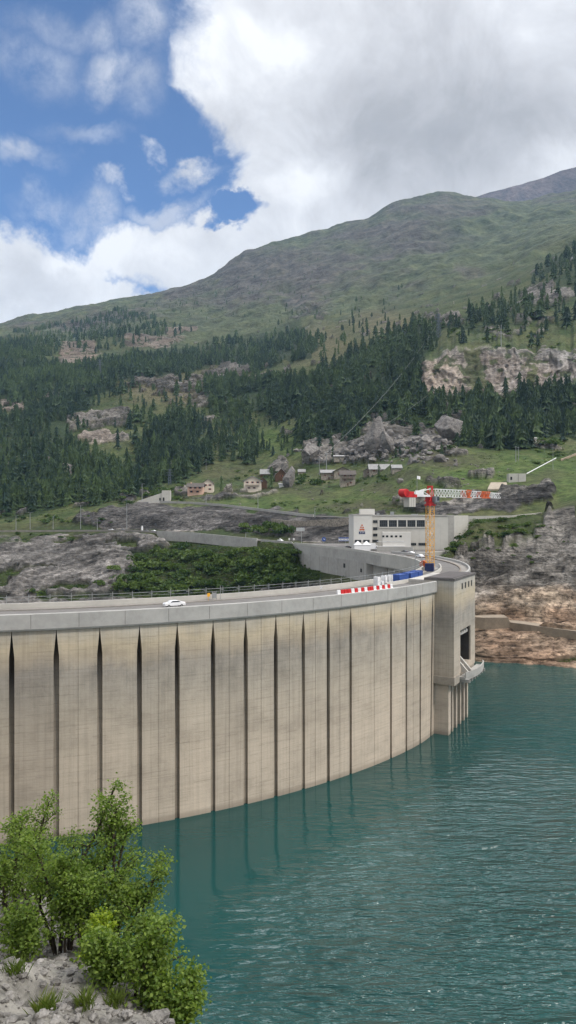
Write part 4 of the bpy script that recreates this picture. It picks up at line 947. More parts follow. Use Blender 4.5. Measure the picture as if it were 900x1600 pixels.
# ================================================================== TOWER CRANE
cb = (44.0, 229.0, 37.05)
crane = thing('tower_crane', 'yellow tower crane with red head and white lattice jib on the dam crest', 'crane', cb, R(30))
def lattice(mb, p0, p1, w, n, t=.09, tri=False, up=Vector((0, 0, 1)), w1=None):
    p0 = Vector(p0); p1 = Vector(p1); d = (p1-p0); L = d.length; d.normalize()
    x = d.cross(up).normalized() if abs(d.dot(up)) < .9 else Vector((1, 0, 0)); y = x.cross(d).normalized()
    w1 = w1 or w
    def cor(k, f):
        ww = (w+(w1-w)*f)/2; s = [(-1, -1), (1, -1), (1, 1), (-1, 1)][k] if not tri else [(-1, -1), (1, -1), (0, 1)][k]
        return p0+d*L*f+x*s[0]*ww+y*s[1]*ww
    nk = 3 if tri else 4
    for k in range(nk): mb.bar(cor(k, 0), cor(k, 1), t*1.5)
    for i in range(n):
        f0, f1 = i/n, (i+1)/n
        for k in range(nk):
            k2 = (k+1) % nk
            if i % 2: mb.bar(cor(k, f0), cor(k2, f1), t)
            else: mb.bar(cor(k2, f0), cor(k, f1), t)
            mb.bar(cor(k, f0), cor(k2, f0), t)
m_ = MB(); lattice(m_, (0, 0, .6), (0, 0, 19.9), 1.8, 11, .095); m_.build('mast', M['yellow'], crane)
m_ = MB()
for s in (-.28, .28): m_.bar((s, .2, .6), (s, .2, 19.9), .07)
for z in np.arange(.8, 19.8, .9): m_.bar((-.28, .2, z), (.28, .2, z), .07)
for z in (5.5, 11.2, 16.6): m_.box((0, .1, z), (1.3, 1.3, .06)); m_.bar((-.28, .2, z-5), (.28, .2, z), .07)
m_.build('ladder', M['white'], crane)
m_ = MB(); m_.box((0, 0, .3), (4.2, 4.2, .6)); m_.box((0, 0, .75), (2.6, 2.6, .4)); m_.build('base_ballast', M['conc'], crane)
m_ = MB(); m_.box((0, 0, 20.1), (2.5, 2.5, .45)); m_.tube((0, 0, 20.3), (0, 0, 21.2), 1.35, 1.2, 20); m_.box((0, 0, 21.4), (2.6, 2.3, .35)); m_.build('slewing_ring', M['red'], crane)
jd = Vector((28.4, 24)).normalized(); jang = math.atan2(jd.y, jd.x)-R(30)
top = bpy.data.objects.new('upper_works', None); link(top, crane); top.location = (0, 0, 21.5); top.rotation_euler = (0, 0, jang)
m_ = MB()
for s in (-.8, .8): m_.bar((-.9, s, 0), (-.1, s, 4.3), .22); m_.bar((.9, s, 0), (.1, s, 4.3), .22); m_.bar((-.8, s, 1.4), (.8, s, 1.4), .2)
m_.box((0, 0, 4.3), (.7, 1.8, .5)); m_.box((0, 0, .6), (2.2, 1.9, 1.1)); m_.build('head_frame', M['red'], top)
m_ = MB(); m_.box((.6, -1.75, .35), (1.9, 1.3, 1.9)); cab = m_.build('cab', M['cgrey'], top, bevel=.08)
m_ = MB(); m_.box((1.0, -1.75, .55), (1.16, 1.34, 1.2)); m_.build('cab_window', M['glass'], cab)
# jib: lattice with two orange painted bays
jm = MB(); jm.mat = 0
segs = [(1.0, 17.2, 2.4, 2.25, 11, 0), (17.2, 19.6, 2.25, 2.2, 2, 1), (19.6, 25.4, 2.1, 1.95, 4, 0), (25.4, 30.2, 1.95, 1.85, 4, 1), (30.2, 36.6, 1.8, 1.5, 5, 0)]
for a, b_, w0, w1, n, mt in segs:
    jm.mat = mt; lattice(jm, (a, 0, 2.4+(w0-2.4)/2), (b_, 0, 2.4+(w1-2.4)/2), w0, n, .10 if mt == 0 else .28, w1=w1)
jm.build('jib', [M['white'], M['orange']], top)
m_ = MB(); m_.box((9.5, 0, 1.05), (1.2, 1.3, .3)); m_.build('trolley', M['dsteel'], top)
# counter-jib: white frame, red drum housing and hanging ballast
m_ = MB()
for s in (-.9, .9):
    m_.bar((-1, s, 1.3), (-12.2, s, 1.3), .3, .35); m_.bar((-1, s, 3.6), (-9.2, s, 2.0), .22); m_.bar((-1.2, s, 1.4), (-5, s, 3.0), .18); m_.bar((-5, s, 3.0), (-5.0, s, 1.4), .18)
m_.box((-5.2, 0, 1.5), (8.2, 1.7, .3)); m_.box((-6.3, -1.05, 2.3), (3.8, .1, 1.3)); m_.build('counter_jib', M['white'], top)
m_ = MB(); m_.tube((-12.3, -1.15, 2.2), (-12.3, 1.15, 2.2), 1.15, 1.15, 18); m_.box((-10.6, 0, 1.75), (3.4, 2.3, 1.7)); m_.box((-8.4, 0, 1.3), (1.8, 2.3, .9)); m_.build('winch_housing', M['red'], top)
for k in range(3):
    m_ = MB(); m_.box((-10.6+k*1.0, 0, -.6), (.9, 2.2, 2.8)); m_.build('ballast_block', M['conc_pale'], top)
m_ = MB(); m_.tube((-6.2, 0, 3.2), (-6.2, 0, 7.6), .07, .05, 8); fp = m_.build('flag_pole', M['steel'], top)
m_ = MB(); vs = []
for i in range(7):
    for j in (0, 1): vs.append((-6.2+i*.28, .09*math.sin(i*1.4), 7.5-.95+j*.95-.03*i))
m_.add(vs, [(2*i, 2*i+2, 2*i+3, 2*i+1) for i in range(6)]); fl = m_.build('flag', M['white'], fp); s_ = fl.modifiers.new('s', 'SOLIDIFY'); s_.thickness = .02
m_ = MB()
for s in (-1, 1):
    m_.bar((-9.5, s*1.05, 2.6), (-3.5, s*1.05, 2.6), .05); 
    for x in np.arange(-9.5, -3.4, 1.2): m_.bar((x, s*1.05, 1.6), (x, s*1.05, 2.6), .05)
m_.build('walkway_rail', M['steel'], top)
# navy container and hut at the crane foot
container('dark navy site container at the foot of the crane', 3.0, 2.3, 2.3, M['navy'], (43.0, 224.6, 37.05), R(72))
hut = thing('water_tank', 'rounded orange and grey tank standing by the crane mast', 'tank', (42.6, 232.2, 37.05), R(70))
m_ = MB(); m_.tube((-1.2, 0, 1.6), (1.2, 0, 1.6), 1.1, 1.1, 16); m_.build('vessel', M['orange'], hut)
m_ = MB(); [m_.bar((x, y, 0), (x, y, 1.0), .12) for x in (-.9, .9) for y in (-.7, .7)]; m_.build('stand', M['dsteel'], hut)
lampd = thing('street_lamp', 'grey lamp post on the dam crest left of the crane', 'lamp post', (39.0, 226.5, 37.05))
m_ = MB(); m_.tube((0, 0, 0), (0, 0, 6.4), .12, .08, 8); m_.build('pole', M['steel'], lampd)
m_ = MB(); m_.bar((0, 0, 6.3), (-1.3, 0, 6.5), .1); m_.box((-1.3, 0, 6.45), (.7, .25, .12)); m_.build('lamp_head', M['steel'], lampd)
# ================================================================== POWER STATION
PD0 = 352.0
def bx(px): return (px-450)/F*PD0
ps = thing('power_station', 'long cream power station with a band of dark windows behind the dam', 'power station', (bx(552), PD0, 37))
X0 = bx(552)
def L_x(px): return bx(px)-X0
def L_z(py): return CZ-(py-800)/F*PD0-37
zt = L_z(806)
m_ = MB(); m_.box(((L_x(575)+L_x(700))/2, 16, zt/2), (L_x(700)-L_x(575), 32, zt)); m_.build('main_hall', M['render'], ps)
m_ = MB(); m_.box((L_x(581)/2+.0, 12, zt/2+.2), (L_x(581), 28, zt+.4)); m_.build('office_wing', M['render_white'], ps)
m_ = MB(); m_.box(((L_x(575)+L_x(700))/2, 16, zt+.15), (L_x(700)-L_x(575)+.5, 32.6, .35)); m_.build('roof', M['conc'], ps)
m_ = MB(); m_.box((L_x(581)/2, 12, zt+.55), (L_x(581)+.4, 28.4, .3)); m_.build('roof', M['conc'], ps)
m_ = MB(); m_.box((L_x(576), 8, zt+1.9), (L_x(588)-L_x(565), 6, 2.8)); m_.build('roof_hut', M['render_white'], ps)
m_ = MB()
for a, b_ in ((600, 620),):
    for x in (a, b_):
        for y in (3, 7): m_.bar((L_x(x), y, zt), (L_x(x), y, zt+2.8), .12)
    for y in (3, 7): m_.bar((L_x(a), y, zt+2.8), (L_x(b_), y, zt+2.8), .12)
    for x in (a, b_): m_.bar((L_x(x), 3, zt+2.8), (L_x(x), 7, zt+2.8), .12)
m_.build('roof_frame', M['dsteel'], ps)
m_ = MB(); m_.box((L_x(615), 5, zt+1), (1.6, 2, 2)); m_.box((L_x(593), 6, zt+.7), (1.2, 1.2, 1.4)); m_.box((L_x(652), 8, zt+.5), (3, 2, .7)); m_.build('roof_units', M['steel'], ps)
def window(parent, x0, x1, z0, z1, y=0., nx=3, nz=1, mat=None):
    m = MB(); m.box(((x0+x1)/2, y-.02, (z0+z1)/2), (x1-x0, .12, z1-z0)); w = m.build('window', mat or M['glass'], parent)
    m = MB(); t = .14
    for x in np.linspace(x0, x1, nx+1): m.bar((x, y-.1, z0), (x, y-.1, z1), t)
    for z in np.linspace(z0, z1, nz+1): m.bar((x0, y-.1, z), (x1, y-.1, z), t)
    m.build('frame', M['dsteel'], w); return w
for i in range(5):
    a = 593+i*14.5; window(ps, L_x(a), L_x(a+12.2), L_z(823), L_z(813), 0, 4, 2)
m_ = MB(); m_.box(((L_x(592)+L_x(665))/2, -.15, L_z(824)+.0), (L_x(665)-L_x(592), .5, .35)); m_.box(((L_x(592)+L_x(665))/2, -.15, L_z(812)), (L_x(665)-L_x(592), .5, .35))
for i in range(6): m_.box((L_x(592+i*14.5)+.0, -.15, (L_z(824)+L_z(812))/2), (.45, .5, L_z(812)-L_z(824)))
m_.build('window_surround', M['render_white'], ps)
for py in (815, 826, 836): window(ps, L_x(583), L_x(589.5), L_z(py+2), L_z(py-2), 0, 2, 1)
for a, b_ in ((554, 563.5), (567, 576.5), (580, 591)): window(ps, L_x(a), L_x(b_), L_z(847), L_z(843.5), -2.02 if b_ < 578 else 0, 3, 1)
for a, b_ in ((642, 650), (654, 666)): window(ps, L_x(a), L_x(b_), L_z(852), L_z(848.5), 0, 3, 1)
m_ = MB()
for px in (613, 635, 655, 676, 688): m_.box((L_x(px), -.005, zt*.4), (.07, .012, zt*.78))
m_.box(((L_x(593)+L_x(668))/2, -.005, L_z(829)), (L_x(668)-L_x(593), .012, .1)); m_.build('wall_joint', M['conc'], ps)
# round red emblem above a small dark blue plate
lx, lz = L_x(565), L_z(824.5); m_ = MB()
for k in range(3): 
    m_.tube((lx+(k-1)*.8, -2.08, lz-.9+(.1 if k == 1 else 0)), (lx+(k-1)*.8, -2.03, lz-.9+(.1 if k == 1 else 0)), .42, .42, 12)
m_.tube((lx-.5, -2.08, lz+.2), (lx-.5, -2.03, lz+.2), .38, .38, 12); m_.tube((lx+.5, -2.085, lz+.15), (lx+.5, -2.03, lz+.15), .38, .38, 12)
m_.tube((lx, -2.09, lz+1.2), (lx, -2.03, lz+1.2), .4, .3, 12); m_.build('emblem', M['orange'], ps)
m_ = MB(); m_.box((lx, -2.06, lz-2.35), (2.9, .06, 1.2)); pl_ = m_.build('name_plate', M['navy'], ps)
m_ = MB()
for i, xx in enumerate((-.75, 0, .75)):
    m_.box((lx+xx, -2.10, lz-2.35), (.1, .02, .6))
    m_.box((lx+xx+.18, -2.10, lz-2.08), (.34, .02, .09)); m_.box((lx+xx+.18, -2.10, lz-2.35), (.30, .02, .09))
    if i != 2: m_.box((lx+xx+.18, -2.10, lz-2.62), (.34, .02, .09))
m_.build('lettering', M['white'], pl_)
# site cabins in front of the station
sc_ = thing('site_cabins', 'white two-storey site cabin block in front of the power station', 'site cabin', (0, 346.5, 37.05))
def fx(px, D=346.5): return (px-450)/F*D
m_ = MB(); m_.box(((fx(597)+fx(641))/2, 0, 4.4), (fx(641)-fx(597), 4, 8.3)); m_.build('shell', M['render_white'], sc_)
for px in (598, 604, 611, 618, 625):
    m_ = MB(); m_.box((fx(px), -2.02, 6.6), (1.1, .1, .9)); m_.build('window', M['glass'], sc_)
m_ = MB(); m_.box(((fx(587)+fx(632))/2, -2.6, 2.0), (fx(632)-fx(587), 1.2, .12)); m_.box((fx(609), -2.1, 4.3), (fx(640)-fx(598), .1, .2)); m_.build('canopy', M['white'], sc_)
hd = thing('low_hoarding', 'low pale wall between forecourt and curving dam road', 'wall', (0, 0, 0))
pts = [(fx(p, 340), 340+q) for p, q in ((588, -2), (606, -4), (625, -7), (640, -10))]
pwall('panel', pts, 2.2, .3, M['conc_pale'], hd, 37.05)
tn = thing('marquee', 'white peaked marquee tent by the left end of power station', 'tent', (fx(566, 345), 345.5, 37.05))
m_ = MB(); m_.box((0, 0, 1.3), (7.5, 4, 2.6)); m_.build('side_wall', M['white'], tn)
m_ = MB()
for x in (-2.0, 2.0): m_.add([(x-2, -2.2, 2.6), (x+2, -2.2, 2.6), (x+2, 2.2, 2.6), (x-2, 2.2, 2.6), (x, 0, 4.5)], [(0, 1, 4), (1, 2, 4), (2, 3, 4), (3, 0, 4), (3, 2, 1, 0)])
m_.build('roof', M['white'], tn)
wh = thing('goods_van', 'boxy white goods van parked beside the marquee', 'van', (fx(581, 344), 345, 37.05), 0)
m_ = MB(); m_.box((-.4, 0, 2.0), (4.4, 2.2, 2.6)); m_.build('cargo_box', M['white'], wh, bevel=.05)
m_ = MB(); m_.slab([(1.85, -1, .5), (3.3, -1, .5), (3.3, 1, .5), (1.85, 1, .5), (1.85, -.95, 2.3), (2.7, -.95, 2.3), (2.7, .95, 2.3), (1.85, .95, 2.3)]); cabv = m_.build('cab', M['cwhite'], wh)
m_ = MB(); m_.box((2.3, -1.0, 1.75), (.7, .06, .6)); m_.build('window', M['glass'], cabv)
for x in (-1.7, 2.6):
    for y in (-.95, .95): m_ = MB(); m_.tube((x, y-.12, .42), (x, y+.12, .42), .42, .42, 12); m_.build('wheel', M['tyre'], wh)
# tall concrete pier at the right end of the hall
pr = MB(); x0 = bx(700); pr.box((x0+1.9, PD0+9, 45.0), (3.4, 12, 17)); pr.build('concrete_pier', M['conc'], label='tall grey concrete pier against the right end wall of power station', cat='wall')
pr = MB(); pr.slab([(x0+3.7, PD0+8, 30), (x0+16, PD0+26, 36), (x0+16, PD0+30, 36), (x0+3.7, PD0+14, 30), (x0+3.7, PD0+8, 53.2), (x0+16, PD0+26, 53.2), (x0+16, PD0+30, 53.2), (x0+3.7, PD0+14, 53.2)])
pr.build('wing_wall', M['conc_pale'], label='pale wing wall with block joints right of the concrete pier', cat='wall')

# banner, round sign, direction sign
bn = thing('banner', 'long blue and white banner on posts left of power station', 'banner', W(540, 848, 400)-Vector((0, 0, 0)))
m_ = MB(); m_.box((0, 0, 1.9), (7.6, .06, 2.0)); pnl = m_.build('panel', M['white'], bn)
m_ = MB(); m_.box((0, -.04, 2.55), (7.6, .03, .65)); m_.box((0, -.04, 1.1), (7.6, .03, .35)); m_.build('blue_stripe', M['blue'], pnl)
m_ = MB()
for i in range(9): m_.box((-2.6+i*.62, -.05, 1.75), (.10+.2*((i*7) % 3 == 0), .02, .45)); m_.box((-2.45+i*.62, -.05, 1.6+.3*(i % 2)), (.3, .02, .1))
m_.build('lettering', M['navy'], pnl)
m_ = MB(); [m_.bar((x, .1, -1), (x, .1, 2.9), .12) for x in (-3.7, 0, 3.7)]; m_.build('post', M['steel'], bn)
rs = thing('road_sign', 'round blue road sign before the dark rock face', 'sign', W(506, 849, 420))
m_ = MB(); m_.tube((0, .05, -.5), (0, .05, 2.6), .07, .07, 8); m_.build('pole', M['steel'], rs)
m_ = MB(); m_.tube((0, 0, 2.3), (0, -.08, 2.3), 1.2, 1.2, 20); rd = m_.build('disc', M['blue'], rs)
m_ = MB(); m_.bar((-.4, -.1, 2.7), (.5, -.1, 2.0), .05, .2); m_.bar((.5, -.1, 2.0), (.5, -.1, 2.6), .05, .2); m_.build('arrow', M['white'], rd)
ds = thing('direction_sign', 'blank-backed grey direction sign on a tall post at the road bend', 'sign', W(471, 848, 412))
m_ = MB(); m_.tube((0, .1, -.5), (0, .1, 8.6), .16, .14, 8); m_.build('pole', M['steel'], ds)
m_ = MB(); m_.box((-.6, 0, 7.4), (4.6, .1, 2.0)); m_.build('board', simple('sign_back', (.45, .46, .46), .5, .2), ds)
for px, lab in ((438, 'first small white notice post by the road bend'), (452, 'second small white notice post, under the dark bushes'), (459, 'third small white notice post next to the direction sign')):
    s = thing('notice_post', lab, 'post', W(px, 846.5, 416)); m_ = MB(); m_.bar((0, 0, -.5), (0, 0, 1.6), .12); m_.build('post', M['steel'], s)
    m_ = MB(); m_.box((0, -.08, 1.5), (.8, .06, 1.1)); m_.build('plate', M['white'], s)

# ---------------- street lamps
def lamp(px, py_top, py_bot, D, lab, arms=2, cls='street_lamp', box=False):
    p = W(px, py_bot, D); h = (py_bot-py_top)/F*D
    s = thing(cls, lab, 'lamp post', p, 0); w = D/F
    m = MB(); m.tube((0, 0, -1.0), (0, 0, h), w*.55, w*.35, 8); m.build('pole', M['steel'], s)
    m = MB()
    for sg in ((-1, 1) if arms == 2 else (1,)):
        m.bar((0, 0, h), (sg*w*2.4, 0, h+.1), w*.35); m.box((sg*w*2.8, 0, h+.12), (w*1.8, w*1.0, w*.45))
    m.build('lamp_head', M['steel'], s)
    if box:
        m = MB(); m.box((w*1.5, 0, h*.85), (w*2.2, w, w*2.4)); m.build('signal_box', M['dsteel'], s)
    return s
lamp(126, 789.5, 824, 556, 'tallest street lamp with twin heads in the lower road layby')
lamp(47, 801, 825, 572, 'twin-headed street lamp between two shorter ones at far left')
lamp(25, 806, 826, 576, 'short single street lamp farthest left on the road', 1)
lamp(83, 806, 825, 570, 'short single street lamp between two twin-headed ones', 1)
lamp(198, 787, 825, 542, 'tall single street lamp before the rock cutting', 1)
lamp(152, 811, 828, 548, 'traffic signal mast with dark box over the lower road', 1, 'traffic_signal', True)
lamp(222, 756, 781, 612, 'thin lamp mast on the upper road by the tunnel portal', 1)
lamp(322, 772, 789, 590, 'small lamp post on upper road below the pink chalet', 1)
lamp(403, 775, 796, 533, 'dark lamp post in the middle of the descending upper road', 1)
lamp(492, 792, 808, 470, 'lamp post at the right end of roadside wall', 1)
lamp(384, 832, 843, 452, 'stubby post on lower road above the gorge bushes', 1)
p, a = lowpt(224, .9)
bo = thing('white_column', 'short white roadside column beside the dark car', 'bollard', p); m_ = MB(); m_.tube((0, 0, -.3), (0, 0, 3.3), .75, .7, 12); m_.build('shaft', M['white'], bo); m_ = MB(); m_.tube((0, 0, 3.3), (0, 0, 3.8), .8, .5, 12); m_.build('cap', M['steel'], bo)

# ---------------- portal by the upper road
pt = thing('tunnel_portal', 'pale concrete gallery portal with sloping wing on the upper road', 'tunnel portal', W(240, 785, 618))
w_ = 618/F
m_ = MB(); m_.slab([(-26*w_, 0, -1), (13*w_, 0, -1), (13*w_, 5, -1), (-26*w_, 5, -1), (-26*w_, 0, 1.0), (13*w_, 0, 8), (13*w_, 5, 8), (-26*w_, 5, 1.0)]); m_.build('wing', M['conc_pale'], pt)
m_ = MB(); m_.box((19.5*w_, 2.2, 3.5), (13*w_, 6, 13)); m_.build('tower', M['conc_pale'], pt)
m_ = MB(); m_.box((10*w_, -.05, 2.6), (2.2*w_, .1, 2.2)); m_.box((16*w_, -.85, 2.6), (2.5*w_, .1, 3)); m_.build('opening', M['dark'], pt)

# ================================================================== HOUSES
def quadroof(m, x0, x1, y0, y1, z, h, axis, ov, th=.25):
    """gable roof; ridge along axis"""
    a, b_, c_, d_ = x0-ov, x1+ov, y0-ov, y1+ov
    if axis == 'x':
        ym = (y0+y1)/2; sl = h/((y1-y0)/2); zl = z-ov*sl
        for s, ye in ((1, c_), (-1, d_)):
            m.slab([(a, ye, zl), (b_, ye, zl), (b_, ym, z+h), (a, ym, z+h), (a, ye, zl+th), (b_, ye, zl+th), (b_, ym, z+h+th), (a, ym, z+h+th)] if s > 0 else
                   [(a, ym, z+h), (b_, ym, z+h), (b_, ye, zl), (a, ye, zl), (a, ym, z+h+th), (b_, ym, z+h+th), (b_, ye, zl+th), (a, ye, zl+th)])
    else:
        xm = (x0+x1)/2; sl = h/((x1-x0)/2); zl = z-ov*sl
        m.slab([(a, c_, zl), (xm, c_, z+h), (xm, d_, z+h), (a, d_, zl), (a, c_, zl+th), (xm, c_, z+h+th), (xm, d_, z+h+th), (a, d_, zl+th)])
        m.slab([(xm, c_, z+h), (b_, c_, zl), (b_, d_, zl), (xm, d_, z+h), (xm, c_, z+h+th), (b_, c_, zl+th), (b_, d_, zl+th), (xm, d_, z+h+th)])
def house(name, label, px0, px1, py_b, py_eave, py_top, wall, roof, axis='y', rz=0, wins=(), balcony=None, depth=None, chimney=None, cat='house', door=None, group=None, D=None):
    g = ground((px0+px1)/2, py_b); D = D or g.y-1; w = (px1-px0)/F*D; he = (py_b-py_eave)/F*D; hr = (py_eave-py_top)/F*D; dp = depth or w*.8
    h = thing(name, label, cat, W((px0+px1)/2, py_b, D), rz, group)
    m = MB(); m.box((0, dp/2, he/2-1.5), (w, dp, he+3))
    if axis == 'y': m.add([(-w/2, 0, he), (w/2, 0, he), (0, 0, he+hr), (-w/2, dp, he), (w/2, dp, he), (0, dp, he+hr)], [(0, 1, 2), (5, 4, 3)])
    else: m.add([(-w/2, 0, he), (-w/2, dp, he), (-w/2, dp/2, he+hr), (w/2, 0, he), (w/2, dp, he), (w/2, dp/2, he+hr)], [(2, 1, 0), (3, 4, 5)])
    m.build('wall', wall, h)
    m = MB(); quadroof(m, -w/2, w/2, 0, dp, he+.02, hr, axis, min(1.2, w*.08)); ro = m.build('roof', roof, h)
    if chimney is not None:
        m = MB(); m.box((chimney*w, dp*.5, he+hr*.8+.6), (.9, .9, 2.0)); m.build('chimney', wall, ro)
    for (u, v, ww, hh) in wins:
        x = (u-.5)*w; z = v*(he+hr*.3)
        m = MB(); m.box((x, -.02, z), (ww, .14, hh)); wn2 = m.build('window', M['glass'], h)
        m = MB(); 
        for sx in (-1, 1): m.box((x+sx*(ww*.5+.28), -.06, z), (.5, .1, hh)) 
        m.build('shutter', M['shutter'], wn2)
    if door:
        m = MB(); m.box(((door-.5)*w, -.03, 1.05), (1.1, .14, 2.1)); m.build('door', M['wood'], h)
    if balcony:
        z = balcony*(he); m = MB(); m.box((0, -.8, z), (w*.8, 1.6, .15)); bal = m.build('balcony', M['wood'], h)
        m = MB(); m.bar((-w*.4, -1.55, z+1), (w*.4, -1.55, z+1), .12)
        for x in np.linspace(-w*.4, w*.4, 14): m.bar((x, -1.55, z), (x, -1.55, z+1), .09)
        m.build('balustrade', M['wood'], bal)
    return h
pinkr = simple('pink_render', (.66, .44, .34), .9, var=.12, scale=.3)
house('chalet', 'pink chalet with balcony standing left above the upper road', 293, 317, 772, 760, 755, pinkr, M['brownroof'], 'x', 0, ((.2, .72, 1.5, 1.4), (.5, .72, 1.5, 1.4), (.8, .72, 1.5, 1.4), (.25, .28, 1.8, 1.5), (.65, .28, 1.8, 1.5)), .45, 9, -.3)
house('chalet', 'taller cream gabled half joined to the pink chalet', 316, 333, 769, 755, 749, M['cream'], M['brownroof'], 'y', 0, ((.3, .7, 1.4, 1.4), (.7, .7, 1.4, 1.4), (.7, .3, 1.4, 1.4)), None, 10)
ch2 = house('chalet', 'cream chalet with blue-grey roof and flower balcony', 381, 408, 768, 751, 744, M['cream'], M['blueroof'], 'y', 0, ((.2, .75, 1.3, 1.4), (.5, .75, 1.3, 1.4), (.8, .75, 1.3, 1.4), (.3, .3, 1.3, 1.3), (.6, .3, 1.3, 1.3)), .55, 13)
house('timber_barn', 'dark timber barn attached behind the blue-roofed chalet', 404, 417, 764, 752, 746, M['wood'], M['brownroof'], 'y', 0, (), None, 10)
house('stone_house', 'stone house with pale roof left of the tall village house', 502, 526, 749, 738, 734, M['stone'], M['slate'], 'x', 0, ((.25, .5, .9, .9), (.7, .5, .9, .9)), None, 8, None, door=.5)
house('stone_house', 'tallest stone house with brown roof at the village front', 532, 555, 759, 741, 735, M['stone'], M['brownroof'], 'x', 0, ((.3, .45, .9, 1.0), (.7, .8, .9, 1.0), (.3, .8, .9, 1.0), (.7, .25, .9, 1.0)), .62, 9, .2, door=.5)
house('stone_house', 'low brown-roofed house between the two front stone houses', 522, 548, 747, 736, 730, M['stone'], M['brownroof'], 'y', 0, ((.3, .5, .9, .9),), None, 9, D=ground(535, 749).y+9)
house('stone_house', 'small pale-roofed stone house beside a dark conifer', 569, 583, 744, 735, 731, M['stone'], M['slate'], 'y', 0, ((.5, .6, .8, .8),), None, 8)
house('stone_house', 'long stone barn under wide whitish slab roof', 578, 610, 741, 732, 725, M['stone'], M['slate'], 'x', 0, ((.2, .5, .9, .9), (.8, .5, .9, .9)), None, 9, D=ground(590, 743).y+8)
house('stone_house', 'small whitish-roofed hut at the right end of village', 613, 628, 737, 731, 726, M['stone'], M['slate'], 'x', 0, (), None, 8)
house('stone_hut', 'low hut with pale roof left of the village mast', 466, 477, 740, 737, 733, M['stone'], M['slate'], 'x', 0, (), None, 7, cat='hut')
house('stone_hut', 'ruined stone hut high in the boulders above village', 522, 537, 717, 713, 711, M['stone'], M['slate'], 'x', 0, (), None, 7, cat='hut')
house('stone_house', 'pale-roofed house half hidden behind the dark tree', 407, 422, 744, 740, 733, M['wood'], M['slate'], 'x', 0, (), None, 10)
house('stone_house', 'dark-gabled house against the big leaning boulder', 430, 449, 751, 742, 732, M['wood'], M['slate'], 'y', 0, ((.5, .6, 1.2, 1.2),), None, 12, door=.3)
house('farm_shed', 'low white shed below the dark-gabled house', 436, 449, 760, 757, 755, M['white'], M['slate'], 'x', 0, (), None, 5, cat='shed')
house('concrete_hut', 'small pale concrete hut on grass above the pipe', 774, 780, 697, 692, 690, M['conc_pale'], M['conc'], 'x', 0, (), None, 5, cat='hut')
house('concrete_hut', 'boxy grey hut on legs in front of the round bush', 829, 839, 692, 685, 683.5, M['conc_pale'], M['conc'], 'x', 0, ((.5, .5, 1.2, 1.2),), None, 5, cat='hut')
# pipe down the slope with anchor blocks
pa, pb = ground(822, 744), ground(868, 718)
pp = thing('penstock', 'straight pale steel pipe running down the grass slope', 'pipe', pa)
n_ = 9; prev = None
for i in range(n_+1):
    q = Vector((pa.x+(pb.x-pa.x)*i/n_, pa.y+(pb.y-pa.y)*i/n_, 0)); q.z = pa.z+(pb.z-pa.z)*i/n_+1.2
    q = q-pa
    if prev is not None:
        m_ = MB(); m_.tube(prev, q, .3, .3, 12); m_.build('pipe_section', M['white'], pp)
        m_ = MB(); m_.box(((prev+q)/2-Vector((0, 0, 1.3)))[:], (.9, .9, 2.4)); m_.build('saddle', M['conc'], pp)
    prev = q
ab = thing('anchor_block', 'square concrete block at the lower end of pale pipe', 'concrete block', ground(808, 752)+Vector((0, -1, 0)))
m_ = MB(); m_.box((0, 2, 1.8), (11, 5, 6.4)); m_.build('block', M['conc_pale'], ab, bevel=.1)
m_ = MB(); m_.box((-4, -.55, 2), (1.2, .1, 2)); m_.box((.5, -.55, 2.3), (.2, .1, 5)); m_.build('opening', M['dark'], ab)
pad = thing('concrete_pad', 'sloping tan concrete slab in grass behind the jib tip', 'concrete slab', ground(778, 766))
m_ = MB(); m_.slab([(-7, -1, -1), (6, -1, -1), (8, 8, 1), (-3, 8, 1), (-7, -1, .6), (6, -1, .6), (7, 6, 5), (-3, 6, 5)]); m_.build('slab', simple('tan_slab', (.40, .34, .27), .9), pad)
tk_pts = [ground(x, y)+Vector((0, 0, .5)) for x, y in ((905, 708), (895, 711), (885, 715), (876, 719))]
m_ = MB(); vs = []
for p in tk_pts: vs += [p+Vector((-1, -4, 0)), p+Vector((1, 4, .5)), p+Vector((-1, -4, -4)), p+Vector((1, 4, -4))]
m_.add(vs, [(4*i, 4*i+4, 4*i+5, 4*i+1) for i in range(3)]+[(4*i+2, 4*i+6, 4*i+4, 4*i) for i in range(3)]); m_.build('path', simple('dirt_track', (.34, .27, .20), .95), kind='structure', label='tan dirt track at right edge of the grass slope')

# ---------------- pylons, masts and wires
def pylon(px, pyt, pyb, D, label, mat, wb=.16, n=9, arms=3, cat='pylon'):
    p = W(px, pyb, D); h = (pyb-pyt)/F*D; s = thing('lattice_pylon', label, cat, p, .4)
    m = MB(); t = D/F*.32; b0 = h*wb; b1 = h*wb*.28
    for sx, sy in ((-1, -1), (1, -1), (1, 1), (-1, 1)): m.bar((sx*b0/2, sy*b0/2, -2), (sx*b1/2, sy*b1/2, h), t*1.3)
    for i in range(n):
        f0, f1 = i/n, (i+1)/n; a = (b0+(b1-b0)*f0)/2; c = (b0+(b1-b0)*f1)/2; z0, z1 = h*f0, h*f1
        for k in range(4):
            q = [(-1, -1), (1, -1), (1, 1), (-1, 1)]; u, v = q[k], q[(k+1) % 4]
            m.bar((u[0]*a, u[1]*a, z0), (v[0]*c, v[1]*c, z1), t*.8); m.bar((v[0]*a, v[1]*a, z0), (u[0]*c, u[1]*c, z1), t*.8)
    m.build('lattice', mat, s)
    for k in range(arms):
        m = MB(); z = h*(.72+.12*k); ln = h*(.17-.025*k); m.bar((-ln, 0, z), (ln, 0, z), t*1.2); m.bar((-ln, 0, z), (0, 0, z+h*.05), t); m.bar((ln, 0, z), (0, 0, z+h*.05), t); m.build('cross_arm', mat, s)
    return s
blues = simple('weathered_steel', (.10, .12, .14), .6, .3)
